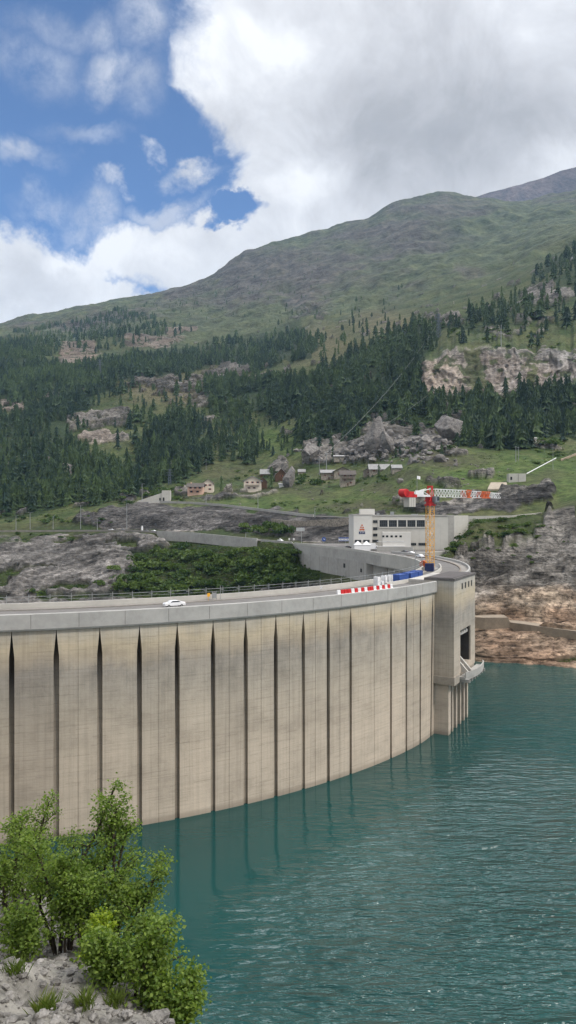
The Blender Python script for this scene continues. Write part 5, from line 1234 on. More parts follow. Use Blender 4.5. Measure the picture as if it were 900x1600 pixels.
pylon(265, 733, 768, 690, 'dark lattice pylon left of the pink chalet', blues)
g_ = ground(156, 590); pylon(156, 562, 590, g_.y, 'faint lattice pylon rising from the far left forest', blues)
g_ = ground(685, 530); pylon(685, 490, 532, g_.y, 'large lattice pylon among trees above the pale cliff', blues)
def mast(px, pyt, pyb, label, th=.5, arm=0, D=None):
    g = ground(px, pyb); D = D or g.y; h = (pyb-pyt)/F*D; s = thing('utility_pole', label, 'pole', (W(px, pyb, D)), 0); w = D/F
    m = MB(); m.tube((0, 0, -2), (0, 0, h), w*th, w*th*.5, 8); m.build('shaft', M['steel'], s)
    m = MB()
    if arm: m.bar((-w*arm, 0, h*.95), (w*arm, 0, h*.95), w*.5)
    else: m.box((0, 0, h), (w*.9, w*.9, w))
    m.build('cross_arm', M['steel'], s); return s
mast(783, 508, 542, 'slim white mast standing on the cliff top', .7)
mast(510, 708, 734, 'tapered pale mast behind the village houses', .9)
mast(499, 717, 745, 'thin pole with crosspiece left of the village', .5, 3)
mast(806, 697, 721, 'left pole of the twin poles on the grass slope', .6, 1.5)
mast(810, 698, 721, 'right pole of the twin poles on the grass slope', .6, 1.5)
mast(864, 693, 735, 'thin dark pole standing right of the round bush', .35, 1.5)
mast(322, 718, 734, 'thin white pole in the meadow above chalets', .4, 0)
def wire(label, a, b, sag, r):
    m = MB(); n = 20; pr_ = None
    for i in range(n+1):
        t = i/n; p = a.lerp(b, t)-Vector((0, 0, sag*4*t*(1-t)))
        if pr_ is not None: m.tube(pr_, p, r, r, 4, caps=False)
        pr_ = p
    m.build('power_line', M['steel'], label=label, cat='power line')
g1_ = ground(685, 530).y; ga = W(684, 505, g1_)
wire('upper cable sagging from the large pylon toward left forest', ga, W(505, 712, 640), 10, .075)
wire('lower cable crossing the wood down to the village mast', W(690, 600, 770), W(511, 709, ground(510, 734).y), 6, .065)

# ================================================================== BOULDERS
def boulder_mesh(name, seed, sx, sy, sz, sub=3, mat=None, jag=.35, up=1.0):
    bm = bmesh.new(); bmesh.ops.create_icosphere(bm, subdivisions=sub, radius=1)
    v = np.array([x.co[:] for x in bm.verts])
    d = 1+jag*fbm(v[:, 0]*1.1+seed, v[:, 1]*1.1, v[:, 2]*1.1, 2, seed)+jag*.5*ridged(v[:, 0]*2.2, v[:, 1]*2.2+seed, v[:, 2]*2.2, 3, seed+5)
    rs_ = np.random.default_rng(seed*7+1)
    for _ in range(16):         # fracture planes
        nrm_ = rs_.normal(0, 1, 3); nrm_ /= np.linalg.norm(nrm_); c_ = rs_.uniform(.45, .8); o_ = v@nrm_; v = v-np.maximum(o_-c_, 0)[:, None]*nrm_*.96
    v = v*1.2*(1+(d-1)*.45)[:, None]; tp_ = 1-np.clip((up-1)*.55, 0, .85)*np.clip(v[:, 2]+.3, 0, 1.3)/1.3; v[:, 0] *= sx*tp_; v[:, 1] *= sy*tp_; v[:, 2] *= sz
    for i, x in enumerate(bm.verts): x.co = v[i]
    me = bpy.data.meshes.new(name); bm.to_mesh(me); bm.free(); me.materials.append(mat or M['rock']); return me
def big_rock(px, pyt, pyb, wpx, label, seed, lean=0, up=1.6, D=None, name='boulder', mat=None):
    g = ground(px, pyb); D = D or g.y; w = wpx/F*D/2*1.15; h = (pyb-pyt)/F*D
    o = link(bpy.data.objects.new(name, boulder_mesh(name, seed, w, w*.8, h*.56, 4, mat, .3, up))); o.location = W(px, pyb, D)+Vector((0, 0, h*.44)); o.rotation_euler = (0, lean, .3)
    return tag(o, label, 'boulder')
rp = mat_rock('crag_rock', (.20, .185, .172), .32)
big_rock(590, 652, 702, 30, 'tall pointed grey crag left of centre in the boulder field', 3, .1, 2.1, mat=rp)
big_rock(602, 672, 704, 22, 'smaller rounded crag leaning on the tall pointed one', 8, -.1, 1.8, mat=rp)
big_rock(705, 643, 690, 40, 'broad blocky crag standing alone right of the boulder field', 31, 0, 1.0, mat=rp)
big_rock(664, 680, 700, 22, 'squat boulder at the right end of the boulder field', 5, 0, 1.2, mat=rp)
big_rock(483, 693, 722, 30, 'leaning grey crag above the hut left of village', 6, .4, 1.3, mat=rp)
big_rock(453, 724, 760, 20, 'large leaning boulder beside the dark-gabled house', 9, .35, 1.7, mat=rp)
big_rock(616, 684, 702, 16, 'narrow upright rock right of the twin crags', 15, .1, 1.8, mat=rp)
big_rock(625, 746, 755, 9, 'lone small rock in the green meadow below village', 16, 0, 1.2, mat=rp)
bms = [boulder_mesh('boulder', s, 1, .8, .8, 2, rp, .45) for s in (21, 22, 23, 24)]
cnt = 0
for k in range(260):
    if k < 190: px = random.gauss(600, 48); py = random.gauss(706, 11)
    elif k < 210: px = random.gauss(690, 14); py = random.gauss(697, 6)
    elif k < 235: px = random.gauss(480, 18); py = random.gauss(722, 9)
    else: px = random.uniform(540, 680); py = random.gauss(690, 6)
    if py > 727 or py < 672: continue
    g = ground(px, py)
    if 465 < px < 635 and py > 724: continue
    s = abs(random.gauss(0, 1))*1.9+1.1
    o = link(bpy.data.objects.new('boulder', random.choice(bms))); o.location = g+Vector((0, 0, s*.2)); o.scale = (s*random.uniform(.7, 1.2), s*.9, s*random.uniform(.6, 1.25)); o.rotation_euler = (random.uniform(-.4, .4), random.uniform(-.5, .5), random.uniform(0, 6))
    tag(o, 'grey boulder among the tumbled rocks around and above the village', 'boulder', 'tumbled boulders above the village')
for k in range(60):
    px = random.choice([random.gauss(470, 90), random.gauss(730, 50)]); py = random.uniform(735, 790) if px < 600 else random.uniform(725, 770)
    if not 250 < px < 880: continue
    g = ground(px, py); s = random.uniform(.6, 1.5)
    o = link(bpy.data.objects.new('stone', bms[k % 4])); o.location = g; o.scale = (s, s, s*.7); o.rotation_euler = (0, 0, k)
    tag(o, 'small grey stone lying in the grass below or beside the village', 'stone', 'stones scattered in the meadow')
# ================================================================== TREES
def conifer_arrays(seed, tiers=9, spikes=9, spread=.2, gap=0., bare=.08):
    r = np.random.default_rng(seed); V_ = []; F_ = []; MI = []
    # trunk
    for z, rad in ((-.06, .018), (.98, .004)):
        for k in range(4): V_.append((rad*math.cos(k*1.57), rad*math.sin(k*1.57), z))
    for k in range(4):
        a, b_, c_, d_ = k, (k+1) % 4, 4+(k+1) % 4, 4+k; F_ += [(a, b_, c_), (a, c_, d_)]; MI += [1, 1]
    for t in range(tiers):
        f = t/(tiers-1); z = bare+(1-bare-.05)*f**.92; rr = spread*(1-f)**.62*(.68+.6*r.random())+.014
        if gap and r.random() < gap and 0 < t < tiers-2: rr *= .6
        off = r.random()*6.28; h = (1-bare)/tiers*1.55
        b = len(V_); V_.append((0, 0, min(1.0, z+h)))
        n = spikes*2
        cx, cy = r.normal(0, .008, 2)
        for k in range(n):
            q = rr*((.62+.55*r.random()) if k % 2 == 0 else (.28+.2*r.random())); an = off+6.2832*k/n+r.normal(0, .1)
            V_.append((cx+q*math.cos(an), cy+q*math.sin(an), z-q*.28*(1 if k % 2 == 0 else -.2)+r.normal(0, .008)))
        for k in range(n): F_.append((b, b+1+k, b+1+(k+1) % n)); MI.append(0)
    return np.array(V_), np.array(F_), np.array(MI)
CON = [conifer_arrays(101, 9, 7, .24), conifer_arrays(102, 8, 6, .31, .3), conifer_arrays(103, 10, 7, .21), conifer_arrays(104, 7, 6, .36, .35, .14), conifer_arrays(105, 8, 7, .28, .25, .05)]
CONF = [conifer_arrays(111, 6, 5, .27), conifer_arrays(112, 5, 5, .34), conifer_arrays(113, 6, 5, .23)]
fx_ = flat['px']; fy_ = flat['py']
wx = fbm(fx_/26., fy_/20., 0, 4, 205)*17; wy = fbm(fx_/26., fy_/20., 0, 4, 206)*11
dens = np.zeros(len(fx_)); reg = np.full(len(fx_), -1)
for i, (pl, dn, lb) in enumerate(REG):
    ins = inpoly(fx_+wx, fy_+wy, pl); upd = ins & (dn > dens); dens[upd] = dn; reg[upd] = i
clr = fbm(flat['x']/38, flat['y']/38, 0, 3, 207)
dens = dens*np.where((dens > .9) & (clr < -.24), .12, 1)*(1-.85*(flat['rock'] > .6))
# keep the cliff face and pink outcrops bare
for (cx_, cy_, rx_, ry_) in [(695, 592, 36, 26), (780, 582, 70, 28), (870, 580, 60, 26), (125, 560, 32, 9), (240, 545, 50, 7), (285, 531, 20, 7), (160, 652, 50, 12), (150, 691, 26, 11), (15, 640, 28, 7)]:
    dens[((fx_-cx_)/rx_)**2+((fy_-cy_)/ry_)**2 < 1] *= .04
# screen weight of each grid vertex: spacing in px times rows -> use row gap
wgt = dens*np.clip(flat['y']/900., .35, 2.2)
# approximate row spacing by kv segment
seg = flat['kv'].astype(int); gapy = np.zeros(len(fx_))
for s_i in np.unique(seg):
    msk = seg == s_i; gapy[msk] = 1.0
wgt = wgt*gapy; wgt[flat['kv'] < 9.6] = 0
inframe = (fx_ > -10) & (fx_ < 910); wgt[~inframe] *= 3.0*.35
# area weighting: world footprint of a grid cell
NT = 9500
pr_ = wgt/wgt.sum(); pick = rng.choice(len(fx_), NT, p=pr_)
TX = flat['x'][pick]+rng.normal(0, 2.5, NT); TY = flat['y'][pick]+rng.normal(0, 2.5, NT); TZ = flat['z'][pick]; TR = reg[pick]
TH = rng.uniform(9, 23, NT)*(.85+.4*rng.random(NT)); TH[np.isin(TR, [8, 7, 14, 15])] *= .8; TH[TR == 4] *= 1.02; TH[TY > 2200] *= .8; TH[TR >= 12] *= .7
TH[(TR == 9)|(TR == 10)] *= .9
# hand-placed trees that stand out
hand = [(346, 742, 768, 'lone dark narrow conifer between the two chalets'), (424, 727, 763, 'dark bushy conifer right of the blue-roofed chalet'), (592, 724, 748, 'dark conifer in front of the long slab-roofed barn'),
        (770, 452, 466, 'first of two lone conifers on the meadow skyline'), (784, 446, 461, 'second, right-hand of two lone conifers on the meadow skyline'), (690, 690, 716, None), (520, 690, 712, None), (780, 655, 704, None), (752, 654, 700, None), (880, 640, 690, None), (468, 655, 690, None),
        (272, 640, 690, None), (240, 650, 700, None), (255, 700, 745, None), (376, 662, 716, None), (388, 668, 718, None), (310, 690, 740, None)]
conm = [npmesh('conifer', a[0], a[1], [M['needle'], M['bark']], a[2]) for a in CON]
allpx = 450+F*TX/TY; sizepx = TH/TY*F
vis_in = (allpx > 0) & (allpx < 900)
order = np.argsort(-np.where(vis_in, sizepx, 0))
big = set(order[:275].tolist())
for (px, pt, pb, lab) in hand:
    g = ground(px, pb); h = (pb-pt)/F*g.y; o = link(bpy.data.objects.new('conifer', conm[int(px) % 3])); o.location = W(px, pb, g.y)-Vector((0, 0, .3)); o.scale = (h*.8, h*.8, h); o.rotation_euler = (0, 0, random.random()*6)
    tag(o, lab or 'dark conifer standing tall at the edge of the woods above the village', 'conifer tree', 'conifers' if lab else 'tall conifers at the wood edge')
for i in big:
    o = link(bpy.data.objects.new('conifer', conm[i % 5])); h = TH[i]; s = h*rng.uniform(.85, 1.15)
    o.location = (TX[i], TY[i], TZ[i]-.4); o.scale = (s, s, h); o.rotation_euler = (rng.normal(0, .03), rng.normal(0, .03), rng.random()*6.28)
    tag(o, REG[TR[i]][2], 'conifer tree', 'conifers: '+REG[TR[i]][2])
rest = np.array([i for i in range(NT) if i not in big])
VV, FF, MM, TT = [], [], [], []; b0 = 0
vs_i = rng.integers(0, 3, len(rest)); hi = (TY[rest] < 1150)
for grp, lib in ((rest[hi], CON), (rest[~hi], CONF)):
    kk = rng.integers(0, len(lib), len(grp))
    for k, (v, f, mi) in enumerate(lib):
        ids = grp[kk == k]
        if not len(ids): continue
        an = rng.random(len(ids))*6.283; h = TH[ids]; s = h*rng.uniform(.85, 1.2, len(ids))
        c, sn = np.cos(an)[:, None], np.sin(an)[:, None]
        X = (v[None, :, 0]*c-v[None, :, 1]*sn)*s[:, None]+TX[ids][:, None]; Y = (v[None, :, 0]*sn+v[None, :, 1]*c)*s[:, None]+TY[ids][:, None]; Z = v[None, :, 2]*h[:, None]+TZ[ids][:, None]-.4
        VV.append(np.stack([X, Y, Z], -1).reshape(-1, 3)); n = len(v)
        FF.append((f[None]+(np.arange(len(ids))*n)[:, None, None]+b0).reshape(-1, 3)); MM.append(np.tile(mi, len(ids))); TT.append(np.repeat(np.clip(.48*(rng.random(len(ids)))+.42*sstep(-.25, .3, fbm(TX[ids]/70, TY[ids]/90, 0, 3, 555)), .02, .95), n)); b0 += n*len(ids)
fm = npmesh('forest', np.concatenate(VV), np.concatenate(FF), [M['needle'], M['bark']], np.concatenate(MM)); fattr(fm, 'tint', np.concatenate(TT))
tag(link(bpy.data.objects.new('forest', fm)), 'dark conifer forest spread over the far mountainside', kind='stuff')

# ---------------- shrubs
def shrub_arrays(seed, n=170, flatn=.8, leaf=.16):
    r = np.random.default_rng(seed); V_ = []; F_ = []
    lob = [(r.normal(0, .38), r.normal(0, .38), .35+.4*r.random(), .35+.25*r.random()) for _ in range(6)]
    for k in range(n):
        lx, ly, lz, lr = lob[r.integers(0, 6)]
        d = r.normal(0, 1, 3); d /= np.linalg.norm(d); d[2] = abs(d[2])*.9-.2; p = np.array([lx, ly, lz*flatn])+d*lr*(.55+.5*r.random())
        if p[2] < 0: p[2] = abs(p[2])*.3
        a = r.normal(0, 1, 3); a /= np.linalg.norm(a); b = np.cross(a, r.normal(0, 1, 3)); b /= np.linalg.norm(b); s = leaf*(.6+.8*r.random())
        q = len(V_); V_ += [p-a*s, p-b*s*.6, p+a*s, p+b*s*.6]; F_ += [(q, q+1, q+2, q+3)]
    return np.array(V_), np.array(F_)
SH = [shrub_arrays(300+i) for i in range(5)]
shm = [npmesh('shrub', v, f, M['shrub']) for v, f in SH]
SZ = [ # px,py,rx,ry,count,size(m), label
 (310, 898, 165, 30, 150, 6.0, 'green bush on the gorge slope between the lower road and the dam'),
 (390, 872, 70, 12, 30, 4.0, 'green bush just under the lower road at the bend'),
 (440, 890, 30, 26, 34, 5.4, 'green bush beside the left edge of the concrete abutment'),
 (150, 925, 130, 8, 16, 3.6, 'bush at the foot of rock slabs behind the dam crest'),
 (275, 862, 34, 8, 14, 4.4, 'bush growing against the masonry retaining wall'),
 (90, 812, 90, 6, 26, 3.4, 'bush on grassy bank just above left lower road'),
 (60, 842, 90, 7, 22, 2.6, 'low shrub on the rocky bank under the left lower road'),
 (412, 830, 36, 6, 24, 4.6, 'dark bush between the two roads by the rock face'),
 (705, 850, 14, 13, 26, 3.2, 'dense dark bush at left tip of the rocky knoll'),
 (770, 825, 50, 14, 34, 2.6, 'green bush on grassy top of the rocky knoll'),
 (850, 835, 50, 20, 18, 2.2, 'shrub clinging to the grey rocks at right'),
 (800, 870, 70, 16, 10, 1.6, 'small shrub low on the grey shore rocks'),
 (215, 770, 70, 14, 34, 4.6, 'rounded bush on the slope left of the tunnel portal'),
 (150, 775, 60, 16, 16, 4.2, 'rounded bush at the lower edge of the left wood'),
 (485, 752, 22, 9, 16, 5.0, 'leafy bush in front of the village, left side'),
 (560, 752, 50, 7, 14, 3.2, 'leafy bush in front of the village, right side'),
 (650, 705, 60, 10, 14, 3.4, 'bush at the right end of the boulder field'),
 (420, 745, 50, 9, 14, 3.4, 'bush around the blue-roofed chalet'),
 (800, 692, 90, 7, 26, 4.2, 'light green bush at the edge of wood above the pipe'),
 (320, 700, 70, 30, 26, 3.8, 'bush dotted over the meadow above the chalets'),
 (850, 720, 50, 16, 10, 2.6, 'low bush on the grass slope around the pipe'),
 (500, 790, 120, 6, 20, 2.2, 'low bush on bank behind the power station'),
 (780, 530, 100, 16, 16, 5.0, 'bush on the ledges above the pale cliff'),
]
shl = []
for (cx_, cy_, rx_, ry_, n, sz, lab) in SZ:
    for k in range(n):
        px = cx_+random.uniform(-1, 1)*rx_; py = cy_+random.uniform(-1, 1)*ry_
        i = int(np.argmin((fx_-px)**2+(fy_-py)**2)); 
        if math.hypot(fx_[i]-px, fy_[i]-py) > 5: continue
        if 4.8 < flat['kv'][i] < 6.25 and px < 500: continue
        if px < 500 and cy_ > 840 and flat['rock'][i] > .75 and random.random() < .8: continue
        s = sz*random.uniform(.5, 1.25)
        shl.append((s/flat['y'][i], lab, (flat['x'][i], flat['y'][i], flat['z'][i]-.15*s), (s*random.uniform(.8, 1.2), s, s*random.uniform(.75, 1.15)), random.random()*6, random.randrange(5)))
shl.sort(key=lambda q: -q[0])
for (_, lab, lo_, sc2, an_, k) in shl[:285]:
    o = link(bpy.data.objects.new('shrub', shm[k])); o.location = lo_; o.scale = sc2; o.rotation_euler = (0, 0, an_); tag(o, lab, 'bush', 'bushes: '+lab)
VV = []; FF = []; TT = []; b0 = 0
for (_, lab, lo_, sc2, an_, k) in shl[285:]:
    v, f = SH[k]; v = v*np.array(sc2); c, sn = math.cos(an_), math.sin(an_)
    VV.append(np.stack([v[:, 0]*c-v[:, 1]*sn, v[:, 0]*sn+v[:, 1]*c, v[:, 2]], -1)+np.array(lo_)); FF.append(f+b0); b0 += len(v); TT.append(np.full(len(v), random.random()))
if VV:
    m_ = npmesh('shrubbery', np.concatenate(VV), np.concatenate(FF), M['shrub']); fattr(m_, 'tint', np.concatenate(TT)); tag(link(bpy.data.objects.new('shrubbery', m_)), 'small far bushes over the hillside', kind='stuff')
g_ = ground(858, 697); o = link(bpy.data.objects.new('shrub', shm[1])); o.location = g_; s = 15/F*g_.y*1.1; o.scale = (s*1.25, s, s*.95); tag(o, 'large round green bush beside the boxy grey hut', 'bush', 'bushes')
# ground cover: low scrub on soil where no rock shows
def cover(name, label, sel, n, size, mat, hgt=.6):
    idx_ = np.nonzero(sel)[0]; pk = rng.choice(idx_, n); v, f = SH[0][0][:120], SH[0][1][:30]
    an = rng.random(n)*6.283; s = size*rng.uniform(.5, 1.4, n); c, sn = np.cos(an)[:, None], np.sin(an)[:, None]
    jx = rng.normal(0, 1.2, n); jy = rng.normal(0, 1.2, n)
    X = (v[None, :, 0]*c-v[None, :, 1]*sn)*s[:, None]+(flat['x'][pk]+jx)[:, None]; Y = (v[None, :, 0]*sn+v[None, :, 1]*c)*s[:, None]+(flat['y'][pk]+jy)[:, None]; Z = v[None, :, 2]*s[:, None]*hgt+flat['z'][pk][:, None]
    m_ = npmesh(name, np.stack([X, Y, Z], -1).reshape(-1, 3), (f[None]+(np.arange(n)*len(v))[:, None, None]).reshape(-1, 4), mat); fattr(m_, 'tint', np.repeat(rng.random(n), len(v)))
    tag(link(bpy.data.objects.new(name, m_)), label, kind='stuff')
base = (flat['rock'] < .35) & (fx_ > -20) & (fx_ < 920)
cover('undergrowth', 'low green scrub covering the gorge slopes and rocky knoll', base & (((fy_ > 840) & (fx_ < 500) & (flat['kv'] < 4.8)) | ((fx_ > 690) & (fy_ > 806) & (flat['kv'] < 7.4))), 5200, 1.5, M['shrub'])
cover('brush', 'low bushes and tufts dotted over the lower meadows', base & (flat['kv'] > 9.5) & (flat['y'] < 1300) & (fbm(flat['x']/25, flat['y']/25, 0, 3, 311) > .02), 5000, 2.0, M['shrub'], .5)

# ================================================================== NEAR BANK
ex = np.array([(-1.0, -30), (-.6, 0), (-1.2, 9), (-2.4, 13), (-4.6, 18), (-9.6, 26), (-19.5, 40), (-34, 62), (-50, 90), (-66, 112), (-72, 130)])
def edge_x(y): return np.interp(y, ex[:, 1], ex[:, 0])
def bank_z(x, y, rough=True):
    z = np.interp(y, [-60, 0, 12, 18, 26, 40, 62, 90, 125], [75, 53.2, 46.6, 44.6, 42.2, 37.8, 34, 33, 34])
    e = edge_x(y); z = z+np.clip(e-x, 0, 60)*.10-np.maximum(0, x-e)*np.where(y > 5, 1.9, 1.6)-.02*np.maximum(0, x-e)**2
    z = z+np.clip(-50-x, 0, 100)*.3
    if rough:
        z = z+fbm(x/3.2, y/3.2, 0, 5, 401)*.75+ridged(x/1.3, y/1.3, 0, 4, 402)*.22+fbm(x/.35, y/.35, 0, 3, 403)*.07
    return np.maximum(z, -14+0*x)
def grid(x0, x1, y0, y1, nx, ny):
    xs = np.linspace(0, 1, nx); ys = y0+(y1-y0)*np.linspace(0, 1, ny)**2.0
    Y_ = ys[:, None]+0*xs[None]; e = edge_x(Y_)
    lo = x0-(Y_*.9); X_ = lo+(x1+0*Y_-lo)*xs[None]
    return X_, Y_
X_, Y_ = grid(-16, 42, -6, 126, 420, 420)
Z_ = bank_z(X_, Y_); ii = np.arange(X_.size).reshape(X_.shape)
q = np.stack([ii[:-1, :-1], ii[:-1, 1:], ii[1:, 1:], ii[1:, :-1]], -1).reshape(-1, 4)
bm_ = npmesh('bank', np.stack([X_, Y_, Z_], -1).reshape(-1, 3), q, mat_rock('bank_rock', (.19, .178, .155), 1.6), smooth=True)
tag(link(bpy.data.objects.new('near_bank', bm_)), 'steep pale rocky bank in the lower left corner', kind='structure')
# loose rubble over the bank
bm = bmesh.new(); bmesh.ops.create_icosphere(bm, subdivisions=1, radius=1); iv = np.array([v.co[:] for v in bm.verts]); ifc = np.array([[v.index for v in f.verts] for f in bm.faces]); bm.free()
n = 22000; yy = 5+rng.random(n)**1.6*38; xx = edge_x(yy)+1.2-rng.random(n)**1.0*(2.0+.45*yy)
ss = .016+.06*rng.random(n)**5; ss = ss*(.45+yy*.035); zz = bank_z(xx, yy)
jit = iv[None]*(1+.45*rng.random((n, len(iv), 1)))*np.stack([ss*rng.uniform(.7, 1.5, n), ss*rng.uniform(.7, 1.5, n), ss*rng.uniform(.5, 1.0, n)], -1)[:, None]
an = rng.random(n)*6.28; cc, s2 = np.cos(an)[:, None], np.sin(an)[:, None]
X = jit[..., 0]*cc-jit[..., 1]*s2+xx[:, None]; Y = jit[..., 0]*s2+jit[..., 1]*cc+yy[:, None]; Z = jit[..., 2]+zz[:, None]+ss[:, None]*.3
rm_ = npmesh('rubble', np.stack([X, Y, Z], -1).reshape(-1, 3), (ifc[None]+(np.arange(n)*len(iv))[:, None, None]).reshape(-1, 3), M['rock_pale'])
tag(link(bpy.data.objects.new('rubble', rm_)), 'loose pale stones covering the near bank', kind='stuff')
nb_m = [boulder_mesh('bank_boulder', s, 1, .8, .75, 3, M['rock_pale'], .4) for s in (41, 42, 43)]
for k, (px, py, D, s, lab) in enumerate([(150, 1432, 17, .42, 'white rock showing through the leaves behind tree trunks'), (172, 1448, 16.5, .38, 'white rock just right of another one between the tree trunks'), (200, 1475, 15.5, .32, 'pale rock on the bank edge right of the trunks'), (30, 1395, 20, .6, 'pale rock face behind the left small trunk'), (-4, 1290, 33, .5, 'grey rock poking out at the left picture edge'),
     (12, 1495, 14, .15, 'pale rock in the lower left corner among tufts'), (70, 1550, 11.5, .14, 'large pale stone on the scree in the corner'), (110, 1570, 11, .15, 'dark-sided stone beside the lower bush'), (35, 1520, 12.5, .12, 'pale stone next to a grass tuft'), (210, 1520, 13.5, .3, 'white rock low on the bank below the right tree'), (245, 1590, 11.5, .25, 'white rock at the foot of the lower right tree')]):
    p = W(px, py, D); z = float(bank_z(np.array([p.x]), np.array([p.y]))[0]); o = link(bpy.data.objects.new('rock', nb_m[k % 3])); o.location = (p.x, p.y, z+s*.15); o.scale = (s, s, s); o.rotation_euler = (0, 0, k*1.3); tag(o, lab, 'rock')

# ---------------- near trees
def leafcloud(pts, size, seed, n_per, spread):
    r = np.random.default_rng(seed); P_ = np.repeat(np.array(pts), n_per, 0); n = len(P_)
    P_ = P_+r.normal(0, spread, (n, 3))*np.array([1, 1, .8])
    a = r.normal(0, 1, (n, 3)); a[:, 2] = a[:, 2]*.5-.25; a /= np.linalg.norm(a, axis=1)[:, None]
    b = np.cross(a, r.normal(0, 1, (n, 3))+np.array([0, 0, 1.2])); b /= np.linalg.norm(b, axis=1)[:, None]
    nrm = np.cross(a, b); s = (size*r.uniform(.6, 1.3, n))[:, None]
    v = np.stack([P_, P_+a*s*.45+b*s*.36-nrm*s*.06, P_+a*s, P_+a*s*.45-b*s*.36-nrm*s*.06], 1).reshape(-1, 3)
    return v, np.arange(4*n).reshape(-1, 4), np.repeat(r.random(len(pts)), 4*n_per)
def near_tree(label, px, py, D, h, lean=(0, 0), seed=0, stems=3, leaf=.075, mat='leaf', n_per=4, width=.36, name='broadleaf_tree', r0=.05, bare=.22, sprays=1.0):
    rr = random.Random(seed); base_ = W(px, py, D); base_.z = float(bank_z(np.array([base_.x]), np.array([base_.y]))[0])-.1
    t = thing(name, label, 'tree', base_); mb = MB(); tips = []
    def limb(p, d, L, r, lvl, up):
        """a curved limb; side shoots leave it alternately and get shorter towards its tip"""
        n = (11, 7, 5)[lvl]; side = rr.random()*6.28
        for i in range(n):
            f = (i+1)/n; q = p+d*(L/n); r2 = r*(1-.8*f/n*1.6)
            mb.tube(p, q, max(r, .004), max(r2, .003), 7 if lvl < 1 else 4, caps=False)
            d = (d+Vector((rr.gauss(0, .10), rr.gauss(0, .10), up+rr.gauss(0, .05)))).normalized()
            if lvl < 2 and f > (bare if lvl == 0 else .25):
                for _ in range((0 if rr.random() < .25 else 1) if lvl == 1 else (1 if rr.random() < .5 else 2)):
                    side += 2.4+rr.gauss(0, .3); s = Vector((math.cos(side), math.sin(side), 0))
                    nd = (d*.55+s*.9+Vector((0, 0, rr.uniform(-.05, .25)))).normalized()
                    ln = (h*width if lvl == 0 else L*.5)*(1.08-f*.78)*rr.uniform(.6, 1.2)
                    limb(q, nd, ln, r2*.45, lvl+1, .06 if lvl == 0 else .03)
            if lvl == 2 or (lvl == 1 and f > .5) or f > .9: tips.append(q)
            p, r = q, r2
    for s in range(stems):
        az = rr.random()*1.2+s*6.28/stems; sp = .06+.20*(s > 0)*rr.uniform(.5, 1.3)
        d = Vector((lean[0]+math.cos(az)*sp, lean[1]+math.sin(az)*sp, 1)).normalized()
        limb(Vector((math.cos(az)*.08*s, math.sin(az)*.08*s, 0)), d, h*(1 if s == 0 else rr.uniform(.55, .85)), r0*(1-.15*s), 0, .03)
    mb.build('trunk', M['bark'], t, smooth=True)
    v, f, ti = leafcloud([p[:] for p in tips], leaf, seed, n_per, .10)
    m_ = npmesh('crown', v, f, M[mat]); fattr(m_, 'tint', ti); link(bpy.data.objects.new('crown', m_), t)
    TREELOG.append((seed, len(tips), len(f))); return t
TREELOG = []
near_tree('tallest bright green tree reaching up against the concrete dam', 94, 1490, 17, 3.95, (-.03, 0), 1, 3, width=.27, bare=.3)
near_tree('green tree at left picture edge with a thin bare lower trunk', 16, 1450, 18.5, 2.75, (.05, .0), 2, 3, width=.34, bare=.3)
near_tree('broad tree leaning right over the water behind the others', 155, 1475, 17, 3.1, (.22, 0), 3, 4, width=.42, bare=.3)
near_tree('low spreading tree on the bank edge right of centre trunks', 185, 1520, 15.5, 1.9, (.30, 0), 4, 3, width=.44, n_per=4)
near_tree('tree at lower right of the bank with dark forked trunk', 214, 1590, 13, 1.8, (.30, 0), 5, 3, width=.44, n_per=4, bare=.35)
near_tree('bushy green sapling at the bottom centre of the bank', 165, 1590, 13, .95, (.05, 0), 6, 3, width=.5, n_per=3, r0=.03, name='sapling')
near_tree('low bushy tree hanging toward the water in bottom corner', 250, 1610, 12.2, .95, (.5, 0), 7, 3, width=.5, n_per=4, r0=.03, name='sapling')
near_tree('lower left bright green sapling above the pale scree', 35, 1500, 15.5, 1.3, (0, 0), 8, 3, width=.5, n_per=3, r0=.03, name='sapling')
near_tree('small yellow-green sapling in the middle of the trees', 158, 1500, 14.5, .8, (0, 0), 9, 2, mat='leafy', width=.42, r0=.02, name='sapling', n_per=4)
near_tree('middle bushy tree filling the gap under the tallest tree', 110, 1520, 16, 1.9, (.04, 0), 10, 3, width=.42, n_per=4, r0=.04)
near_tree('slender tree behind at left, top against dam wall', 58, 1440, 20, 3.2, (.02, 0), 12, 3, width=.32)
near_tree('thin young tree in front of the dam right of the tallest', 128, 1470, 18, 3.3, (.14, 0), 14, 3, width=.34, bare=.3)
# grass tufts
for k, (px, py, D) in enumerate([(25, 1530, 12.5), (68, 1545, 11.5), (75, 1562, 11.2), (28, 1480, 15), (130, 1580, 11), (180, 1560, 12)]):
    p = W(px, py, D); z = float(bank_z(np.array([p.x]), np.array([p.y]))[0]); r = np.random.default_rng(k); n = 90; vs = []
    for i in range(n):
        a = r.random()*6.28; L = .16+.16*r.random(); b = np.array([r.normal(0, .07), r.normal(0, .07), 0]); tip = b+np.array([math.cos(a)*L*.6, math.sin(a)*L*.6, L]); s = np.array([-math.sin(a), math.cos(a), 0])*.008
        vs += [b-s, b+s, (b+tip)/2+s+np.array([0, 0, .03]), tip]
    m_ = npmesh('grass_tuft', np.array(vs), np.arange(4*n).reshape(-1, 4), M['grass']); o = link(bpy.data.objects.new('grass_tuft', m_)); o.location = (p.x, p.y, z)
    tag(o, 'small green grass tuft growing out of the pale scree', 'grass tuft', 'grass tufts on the scree')
